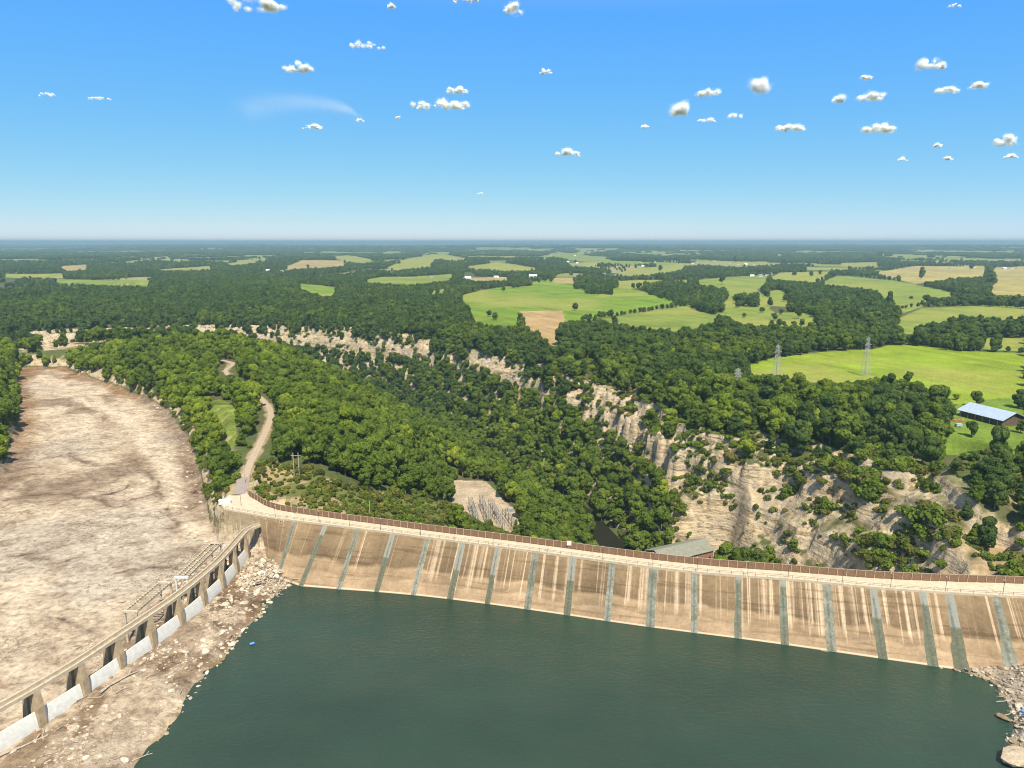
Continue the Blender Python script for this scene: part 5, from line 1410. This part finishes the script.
ok |= (bx > 80) & (bx < 190) & (by > 375) & (by < 470) & (bz_ < 0) & (u < np.clip(.4 + nzb, 0, .8)) & (bsl < 4.5)
ok &= ~((np.abs(bx - 116) < 26) & (by > 398) & (by < 440))
bx, by, bz_ = bx[ok], by[ok], bz_[ok]; n = len(bx); s_ = rng.uniform(.6, 1.9, n) * (1 + .5 * np.clip(nzb[ok], 0, 1)); s_ = np.where(rockz[ok], s_ * rng.uniform(.9, 1.9, n), s_)
sc2 = scr[ok]; s_ = np.where(sc2, s_ * rng.uniform(.55, 1.1, n), s_)
pk = np.where(sc2, rng.integers(0, 4, n), rng.integers(1, 6, n))
# tufts and small shrubs rooted in the cracks of the steep faces
for (x0, x1, y0, y1, sp_, lo, hi, dens) in ((60, 260, 330, 660, 1.15, .35, 1.9, -.26), (-460, 70, 640, 1140, 2.6, .8, 2.6, -.08)):
    fx, fy = jitter_grid(x0, x1, y0, y1, sp_, rng); fz = H(fx, fy, True); fs = slope_at(fx, fy); fqx, fqy, _d = proj(fx, fy, fz); _dg, fsd, _a = poly_dist(fx, fy, GORGE)
    nz3 = fbm(fx + .9 * fz, fy - .7 * fz, 13, 3, 231)
    kf = (fs > 1.15) & (fsd > 0) & (fz > -66) & (fz < 16) & (rng.uniform(0, 1, len(fx)) < np.clip(dens + 1.15 * nz3, 0, .75)) & ~inside(fx, fy, DAMFOOT) & ~((np.abs(fx - 113) < 26) & (fy > 398) & (fy < 438))
    m_ = int(kf.sum())
    bx = np.concatenate([bx, fx[kf]]); by = np.concatenate([by, fy[kf]]); bz_ = np.concatenate([bz_, fz[kf] - .2]); s_ = np.concatenate([s_, rng.uniform(lo, hi, m_)]); pk = np.concatenate([pk, rng.integers(1, 6, m_)])
n = len(bx)
bo = np.argsort(-s_ * F / np.hypot(bx, by))
# the largest bushes as things of their own
bm = [o.data for o in proto['bush'].objects]
sing = np.zeros(n, bool)
WHERE = [((320, 500), 'on the scrub slope'), ((230, 470), 'beside the dirt road'), ((210, 450), 'on the spillway rim'), ((860, 500), 'in the rock bowl'), ((760, 500), 'on the grey cliff rib'), ((640, 430), 'on the tan cliff'), ((970, 560), 'on the tan slope behind the fence end'), ((1015, 690), 'on the rubble bank at the right edge'), ((700, 450), 'between the two cliffs'), ((820, 545), 'just behind the fence below the bowl'), ((940, 480), 'under the lawn')]
bqx, bqy, _d = proj(bx, by, bz_)
cand = [i for i in bo if 0 < bqx[i] < 1024 and bqy[i] < 760 and not (300 < bqx[i] < 1024 and bqy[i] > 585 - .3 * max(0, 0) and by[i] > 240)][:400]
lab2 = {}
for i in cand[::2][:150]:
    j = min(range(len(WHERE)), key=lambda j: (WHERE[j][0][0] - bqx[i]) ** 2 + (WHERE[j][0][1] - bqy[i]) ** 2)
    lab = '%s %s bush %s' % ('large' if s_[i] > 2.0 else 'low', 'olive tan' if pk[i] < 3 else 'green', WHERE[j][1])
    o = tag(link('bush', bm[pk[i]], None, (bx[i], by[i], bz_[i])), lab, 'bush', 'bushes ' + WHERE[j][1]); o.rotation_euler = (0, 0, random.uniform(0, 6.28)); o.scale = (s_[i], s_[i], s_[i] * .85); sing[i] = True
m_ = ~sing
scatter('undergrowth', np.stack([bx, by, bz_], 1)[m_], pk[m_], np.column_stack([np.zeros((m_.sum(), 2)), rng.uniform(0, 6.283, m_.sum())]), np.column_stack([s_[m_], s_[m_], s_[m_] * .85]), 'bush')

# ------------------------------------------------------------------ rubble, boulders, driftwood on the banks
def rock_mesh(seed):
    r_ = np.random.default_rng(seed)
    import bmesh
    b = bmesh.new(); bmesh.ops.create_icosphere(b, subdivisions=2, radius=.5)
    for v in b.verts:
        k_ = 1 + .35 * float(vnoise(np.array([v.co.x * 3 + seed]), np.array([v.co.y * 3 + v.co.z * 2.3]), seed)[0])
        v.co *= k_; v.co.x *= 1.25; v.co.z *= .62
        v.co.x = round(v.co.x * 7) / 7 * .5 + v.co.x * .5; v.co.z = round(v.co.z * 6) / 6 * .6 + v.co.z * .4
    me = bpy.data.meshes.new('rock'); b.to_mesh(me); b.free(); me.materials.append(M['rock']); return me
rocks = [rock_mesh(600 + i) for i in range(6)]
logm = []
for i in range(4):
    r_ = np.random.default_rng(700 + i); m = MB(); L = 1.0
    P = [np.array([x_, .05 * r_.normal(), .03 * r_.normal()]) for x_ in np.linspace(-.5, .5, 5)]
    for q, (a, c) in enumerate(zip(P[:-1], P[1:])): m.bar(a, c, .07 - .008 * q, n=6)
    m.bar(P[3], P[3] + np.array([.14, .12, .08]), .03, n=5)
    me = mesh_np('driftwood', m.v, m.f, [M['drift']]); logm.append(me)
proto_coll('rubble', rocks); proto_coll('driftwood', logm)
rx, ry = jitter_grid(-136, -85, 135, 300, 1.15, rng); dw = sdist(rx, ry, RES); u = rng.uniform(0, 1, len(rx)); nb = fbm(rx, ry, 12, 3, 221)
k = (dw > -.6) & (u < np.clip(.28 + .5 * nb + .5 * sm(255, 285, ry) + .35 * sm(3, 0, dw), 0, .9)) & ~inside(rx, ry, DAMFOOT)
r2, q2 = jitter_grid(126, 205, 135, 222, 1.0, rng); dw2 = sdist(r2, q2, RES); k2 = (dw2 > -.8) & (dw2 < 22) & (rng.uniform(0, 1, len(r2)) < .75)
r3, q3 = jitter_grid(-420, -122, 150, 640, 3.6, rng); k3 = (sdist(r3, q3, SPILL) < -1) & (rng.uniform(0, 1, len(r3)) < np.clip(.03 + .45 * fbm(r3, q3, 26, 3, 223) + .6 * sm(-14, -1, sdist(r3, q3, SPILL)) * (r3 > -420 + .0 * q3), 0, .75)) & (r3 > -.62 * q3 + 40) & (poly_dist(r3, q3, GATES)[0] > 6)
r4, q4 = jitter_grid(-108, -84, 258, 300, .8, rng); k4 = (rng.uniform(0, 1, len(r4)) < .6) & (sdist(r4, q4, RES) > -1) & (q4 < 270 + (r4 + 108) * -.2 + 22)
rx = np.concatenate([rx[k], r2[k2], r3[k3], r4[k4]]); ry = np.concatenate([ry[k], q2[k2], q3[k3], q4[k4]]); n = len(rx)
rz_ = H(rx, ry); rs = rng.gamma(2.2, .3, n) + .22; rs = np.minimum(rs, 2.6)
scatter('rubble', np.stack([rx, ry, rz_], 1), rng.integers(0, 6, n), rng.uniform(-.5, .5, (n, 3)) * np.array([.6, .6, 6.28]), np.column_stack([rs, rs * rng.uniform(.7, 1.2, n), rs * rng.uniform(.6, 1.1, n)]), 'rubble')
# rubble heap on the foot of the dam face at its left end
hx, hy = jitter_grid(-116, -86, 262, 303, .7, rng); e_ = hx + 104 + (hy - 282) * .5
k = (np.abs(hx + 101 - (hy - 283) * .25) < 9 - .25 * np.abs(hy - 279)) ; hx, hy = hx[k], hy[k]; n = len(hx)
hz = np.maximum(H(hx, hy), 1.0 + 2.5 * np.clip(1 - np.abs(hx + 102) / 10, 0, 1)) + rng.uniform(-.6, .5, n); rs = rng.gamma(2.4, .34, n) + .3
scatter('rubble', np.stack([hx, hy, hz], 1), rng.integers(0, 6, n), rng.uniform(-.5, .5, (n, 3)) * np.array([1, 1, 6.28]), np.column_stack([rs, rs * .9, rs * .8]), 'rubble')
lx = np.concatenate([rng.uniform(-104, -88, 130), rng.uniform(146, 178, 150), rng.uniform(-134, -100, 90)]); ly = np.concatenate([rng.uniform(256, 288, 130), rng.uniform(170, 214, 150), rng.uniform(150, 280, 90)])
k = (sdist(lx, ly, RES) > -.5); lx, ly = lx[k], ly[k]; n = len(lx); ls = rng.uniform(1.2, 4.6, n)
lz = np.maximum(H(lx, ly), 0.1) + .25 + 1.2 * (lx < 0) * (ly > 262)
scatter('driftwood', np.stack([lx, ly, lz], 1), rng.integers(0, 4, n), np.column_stack([rng.uniform(-.2, .2, (n, 2)), rng.uniform(0, 6.28, n)]), np.column_stack([ls, ls, ls]), 'driftwood')
# single large rocks, logs, floats
for (a, b, s_, lab) in ((1015, 756, 9.5, 'big flat grey slab of rock at the water edge in the right corner'), (1004, 716, 3.4, 'pale boulder on the right bank beside a weedy patch'), (125, 757, 2.2, 'pale flat boulder at the bottom of the left bank'), (243, 600, 2.4, 'brown boulder at the top of the left bank below the gates'), (121, 603, 3.0, 'dark flat rock lying alone in the channel bed'), (87, 590, 1.8, 'small tan rock on the channel bed left of the dark one'), (58, 548, 1.8, 'small grey rock in the middle of the channel bed'), (98, 517, 1.6, 'small dark rock further up the channel bed')):
    p = at(a, b, 1.0 if a > 900 else 2.2); z_ = h1(p[0], p[1])
    o = tag(link('boulder', rocks[(a + b) % 6].copy(), None, (p[0], p[1], max(z_, .2) + .1 * s_)), lab, 'boulder'); o.scale = (s_, s_ * .7, s_ * .55); o.rotation_euler = (.05, .12, a * .7)
for (a, b, L, rz, lab) in ((140, 755, 6, .75, 'bleached log at the water edge near the bottom left'), (120, 686, 13, 1.15, 'long thin branch lying on the left bank below a gate'), (23, 750, 12, .85, 'long dark branch at the lower left corner of the bank'), (1008, 688, 9, 2.2, 'bleached log across the rubble of the right bank')):
    p = at(a, b, 1.2)
    o = tag(link('fallen_log', logm[a % 4], None, (p[0], p[1], h1(p[0], p[1]) + .3)), lab, 'log'); o.scale = (L, L * .8, L * .8); o.rotation_euler = (0, .02, rz)
for (a, b, lab) in ((252, 644, 'blue plastic drum floating at the left shore'), (997, 672, 'blue plastic drum among the driftwood under the dam end'), (1022, 715, 'blue plastic drum on the rubble at the right edge')):
    p = at(a, b, .4)
    t = thing('plastic_drum', lab, 'drum', (p[0], p[1], max(h1(p[0], p[1]), 0) + .55), .6)
    MB().bar((-.75, 0, 0), (.75, 0, 0), .85, n=16).build('barrel_body', M['blue'], t); MB().bar((.75, .2, .2), (.83, .2, .2), .22, n=10).build('bung', M['white'], t)

# ------------------------------------------------------------------ clouds: heaps of small white wisps high over the land
CL = [(259, 6, 54, 17, 'bright white cloud cut by the top edge, left of centre'), (300, 70, 32, 10, 'small flat white cloud alone below the top left cloud'), (443, 107, 64, 11, 'long ragged white cloud near the middle of the sky'), (457, 91, 21, 9, 'small round cloud just above the long ragged one'), (366, 47, 40, 9, 'thin broken wisp left of the long ragged cloud'),
 (47, 95, 17, 6, 'small faint cloud at the far left'), (99, 99, 24, 4, 'very faint speck of cloud right of the far left one'), (312, 128, 22, 7, 'small cloud just under the wide thin veil'), (513, 11, 17, 16, 'tall small cloud near the top centre'), (466, 1, 28, 6, 'cloud sliver cut by the top edge'), (391, 7, 7, 6, 'tiny cloud dot near the top'),
 (546, 73, 14, 6, 'small cloud alone right of centre'), (568, 154, 26, 8, 'low flat cloud, the lowest bright one near the centre'), (682, 113, 21, 17, 'plump cloud at the left of the right hand group'), (710, 94, 28, 10, 'flat cloud above the plump one'), (760, 88, 16, 23, 'tall upright cloud right of the flat one'), (706, 121, 21, 6, 'thin wisp under the flat cloud'), (734, 117, 18, 7, 'faint wisp below the tall upright cloud'), (645, 127, 9, 5, 'tiny cloud left of the plump one'),
 (790, 130, 32, 11, 'square based cloud below the tall upright one'), (838, 101, 11, 11, 'small cloud left of the brightest round one'), (869, 98, 27, 14, 'brightest round cloud in the right group'), (866, 79, 12, 7, 'small cloud just above the brightest round one'), (878, 130, 36, 10, 'wide cloud below the brightest round one'), (931, 66, 28, 15, 'arched cloud high at the right'), (947, 91, 21, 9, 'small cloud below the arched one'), (977, 86, 18, 14, 'curled cloud right of the small one'),
 (1003, 143, 20, 13, 'cloud by the right edge'), (1010, 157, 15, 5, 'thin cloud right below the one by the right edge'), (902, 160, 15, 5, 'faint low cloud under the wide one'), (938, 146, 9, 5, 'tiny cloud left of the right edge pair'), (948, 159, 8, 5, 'tiny cloud below another tiny one at the right'), (955, 6, 14, 4, 'faint cloud near the top right'), (481, 194, 9, 3, 'faint speck low over the horizon haze'), (360, 121, 7, 6, 'tiny cloud right of the wide thin veil'), (398, 118, 7, 4, 'tiny cloud left under the long ragged one')]
def cloud(i, a, b, w, h_, lab, alt=1300.0, sparse=1.0):
    u_, f_, d_ = (float(q) for q in ray(a, b))
    t_ = (alt - CAM_Z) / d_; t_ = min(t_, 16000.0); c = np.array([u_ * t_, f_ * t_, CAM_Z + d_ * t_]); s = t_ / F
    r_ = np.random.default_rng(900 + i)
    Wm, Hm = w * s, h_ * s; lob = []
    nl = int(7 + w / 3)
    for k_ in range(nl):
        x_ = r_.uniform(-.5, .5); env = (1 - (2 * x_) ** 2) ** .5
        rr_ = Hm * r_.uniform(.24, .42) * (.45 + .55 * env)
        lob.append((x_ * Wm * .9, r_.normal(0, .12) * Wm, -Hm * .3 + rr_ + Hm * .55 * env * r_.uniform(0, .8) * (.6 + .4 * math.sin(k_ * 2.1)), rr_))
    px_area = max(w * h_, 20); n_ = int(min(34000, 1200 + px_area * 46)); q_ = s * .3
    lobes = np.array(lob); kk = r_.choice(len(lob), n_, p=lobes[:, 3] ** 2 / (lobes[:, 3] ** 2).sum())
    dd_ = r_.normal(size=(n_, 3)); dd_ /= np.linalg.norm(dd_, axis=1)[:, None]
    rad = lobes[kk, 3] * np.where(r_.uniform(0, 1, n_) < .8, np.clip(np.abs(r_.normal(.6, .32, n_)), 0, 1.4), np.abs(r_.normal(1.1, .55, n_)))
    cc = lobes[kk, :3] + dd_ * rad[:, None] * np.array([1.25, 1.25, .9])
    nr_ = dd_ + r_.normal(0, .3, (n_, 3)) + SUN_DIR * .5; nr_ /= np.linalg.norm(nr_, axis=1)[:, None]
    a_ = np.cross(nr_, r_.normal(size=(n_, 3))); a_ /= np.linalg.norm(a_, axis=1)[:, None]; b_ = np.cross(nr_, a_)
    nv = fbm(cc[:, 0] + 50 * i, cc[:, 2] * 1.5 + cc[:, 1] * .6, Hm * .42, 3, 950 + i)
    kp = nv > -.75 + .85 * rad / lobes[kk, 3]
    cc, a_, b_ = cc[kp], a_[kp], b_[kp]; n_ = len(cc)
    ss = q_ * r_.uniform(.5, 1.15, (n_, 1)) * sparse
    v = np.stack([cc - a_ * ss, cc - b_ * ss, cc + a_ * ss, cc + b_ * ss], 1).reshape(-1, 3)
    tag(link('cloud', mesh_np('cloud', v, QUAD(n_), [M['cloud']]), None, c), lab, 'cloud', 'small fair weather clouds')
for i, c in enumerate(CL): cloud(i, *c, sparse=.55 if 'faint' in c[4] or 'wisp' in c[4] else 1.0)
# the wide thin veil
u_, f_, d_ = (float(q) for q in ray(292, 108)); t_ = 12000; s = t_ / F; r_ = np.random.default_rng(77); n_ = 42000
tt = r_.uniform(0, 1, n_); cx_ = (tt - .45) * 112 * s; cz_ = (9 * (.5 - tt) ** 2 * 4 - 6 + r_.normal(0, 1, n_) * (5 * (1 - tt) + 1.5)) * s * -1 * .9; cy_ = r_.normal(0, 20, n_) * s
cc = np.stack([cx_, cy_, cz_], 1); a_ = r_.normal(size=(n_, 3)); a_ /= np.linalg.norm(a_, axis=1)[:, None]; b_ = np.cross(a_, r_.normal(size=(n_, 3))); b_ /= np.linalg.norm(b_, axis=1)[:, None]; ss = s * .085 * r_.uniform(.5, 1.3, (n_, 1))
tag(link('cloud', mesh_np('cloud', np.stack([cc - a_ * ss, cc - b_ * ss, cc + a_ * ss, cc + b_ * ss], 1).reshape(-1, 3), QUAD(n_), [M['cloud']]), None, (u_ * t_, f_ * t_, CAM_Z + d_ * t_)), 'wide thin pale veil of cloud in the left half of the sky', 'cloud', 'small fair weather clouds')

# ------------------------------------------------------------------ air
HAZE = 8.5e-5
hz_ = NT('haze_mat')
pv = hz_.n('ShaderNodeVolumePrincipled'); pv.inputs['Color'].default_value = (.40, .60, .68, 1); pv.inputs['Density'].default_value = HAZE; pv.inputs['Anisotropy'].default_value = .15
hz_.l(pv.outputs[0], hz_.out.inputs['Volume'])
E = EXTENT + 4000
tag(MB().box(-E * .85, E * .85, -1500, E, -110, 170).build('haze', hz_.m, None), kind='stuff')

# ------------------------------------------------------------------ light, sky, camera
wd_ = bpy.data.worlds.new('World'); SC.world = wd_; wd_.use_nodes = True
nt = wd_.node_tree; nt.nodes.clear()
wo = nt.nodes.new('ShaderNodeOutputWorld'); bg = nt.nodes.new('ShaderNodeBackground'); sk = nt.nodes.new('ShaderNodeTexSky')
sk.sky_type = 'NISHITA'; sk.sun_disc = False; sk.sun_elevation = SUN_EL; sk.sun_rotation = SUN_AZ; sk.altitude = 0; sk.air_density = .6; sk.dust_density = 0; sk.ozone_density = 4
sp_ = nt.nodes.new('ShaderNodeSeparateColor'); cb_ = nt.nodes.new('ShaderNodeCombineColor')
nt.links.new(sk.outputs[0], sp_.inputs[0])
for ch, (a_, g_) in enumerate(((.53, .985), (1.62, .46), (6.1, -.115))):      # grade of the clear sky: deeper azure above a pale rim
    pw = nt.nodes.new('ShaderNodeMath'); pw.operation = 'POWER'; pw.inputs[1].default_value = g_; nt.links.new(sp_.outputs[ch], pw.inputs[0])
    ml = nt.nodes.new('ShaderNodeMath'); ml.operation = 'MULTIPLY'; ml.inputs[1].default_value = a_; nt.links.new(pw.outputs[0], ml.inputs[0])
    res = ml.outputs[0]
    if ch == 0:                                                   # red added to the unseen sky overhead, as extra fill light
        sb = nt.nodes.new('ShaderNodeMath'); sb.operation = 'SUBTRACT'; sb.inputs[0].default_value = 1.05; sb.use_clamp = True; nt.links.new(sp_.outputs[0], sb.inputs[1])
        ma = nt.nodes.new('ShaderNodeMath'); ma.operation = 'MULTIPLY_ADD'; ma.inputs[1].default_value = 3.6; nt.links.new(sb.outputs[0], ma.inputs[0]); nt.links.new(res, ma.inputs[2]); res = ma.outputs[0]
    if ch == 1:  # green lifted overhead too, whitening the added fill light
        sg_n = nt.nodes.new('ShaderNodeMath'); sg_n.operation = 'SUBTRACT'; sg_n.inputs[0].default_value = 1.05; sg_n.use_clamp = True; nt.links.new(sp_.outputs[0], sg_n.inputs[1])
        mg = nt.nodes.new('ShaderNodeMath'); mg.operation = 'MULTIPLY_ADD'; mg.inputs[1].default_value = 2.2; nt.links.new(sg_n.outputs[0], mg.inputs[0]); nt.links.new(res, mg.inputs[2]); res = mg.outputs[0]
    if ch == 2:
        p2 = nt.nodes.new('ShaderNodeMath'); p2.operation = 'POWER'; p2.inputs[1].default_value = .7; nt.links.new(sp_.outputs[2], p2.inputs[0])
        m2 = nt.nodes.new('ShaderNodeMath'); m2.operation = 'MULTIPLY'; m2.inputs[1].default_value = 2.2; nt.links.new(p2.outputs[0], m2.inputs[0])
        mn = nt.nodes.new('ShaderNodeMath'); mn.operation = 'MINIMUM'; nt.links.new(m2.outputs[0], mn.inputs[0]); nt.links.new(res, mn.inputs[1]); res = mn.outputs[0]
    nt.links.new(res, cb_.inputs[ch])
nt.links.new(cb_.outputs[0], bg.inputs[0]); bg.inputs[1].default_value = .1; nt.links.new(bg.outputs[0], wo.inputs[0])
sl_ = bpy.data.lights.new('sun', 'SUN'); sl_.energy = 4.4; sl_.angle = math.radians(.5); sl_.color = (1, .92, .77)
so = link('sun', sl_, None, (0, -300, 600))
from mathutils import Vector
so.rotation_euler = Vector(SUN_DIR.tolist()).to_track_quat('Z', 'Y').to_euler()
cam = bpy.data.cameras.new('camera'); cam.sensor_width = 36; cam.lens = F / W * 36; cam.clip_start = 1; cam.clip_end = 200000
co = link('camera', cam, None, (0, 0, CAM_Z)); co.rotation_euler = (math.pi / 2 - PITCH, 0, 0); SC.camera = co
SC.view_settings.view_transform = 'Standard'; SC.view_settings.look = 'None'; SC.view_settings.gamma = 1; SC.view_settings.use_curve_mapping = False; SC.view_settings.exposure = .95
cy_s = SC.cycles
cy_s.max_bounces = 5; cy_s.diffuse_bounces = 4; cy_s.glossy_bounces = 2; cy_s.transmission_bounces = 2; cy_s.volume_bounces = 0; cy_s.transparent_max_bounces = 4
cy_s.use_denoising = True; cy_s.denoiser = 'OPENIMAGEDENOISE'; cy_s.caustics_reflective = False; cy_s.caustics_refractive = False; cy_s.sample_clamp_indirect = 4
cy_s.pixel_filter_type = 'BLACKMAN_HARRIS'; cy_s.filter_width = 1.05
SC.render.use_persistent_data = False
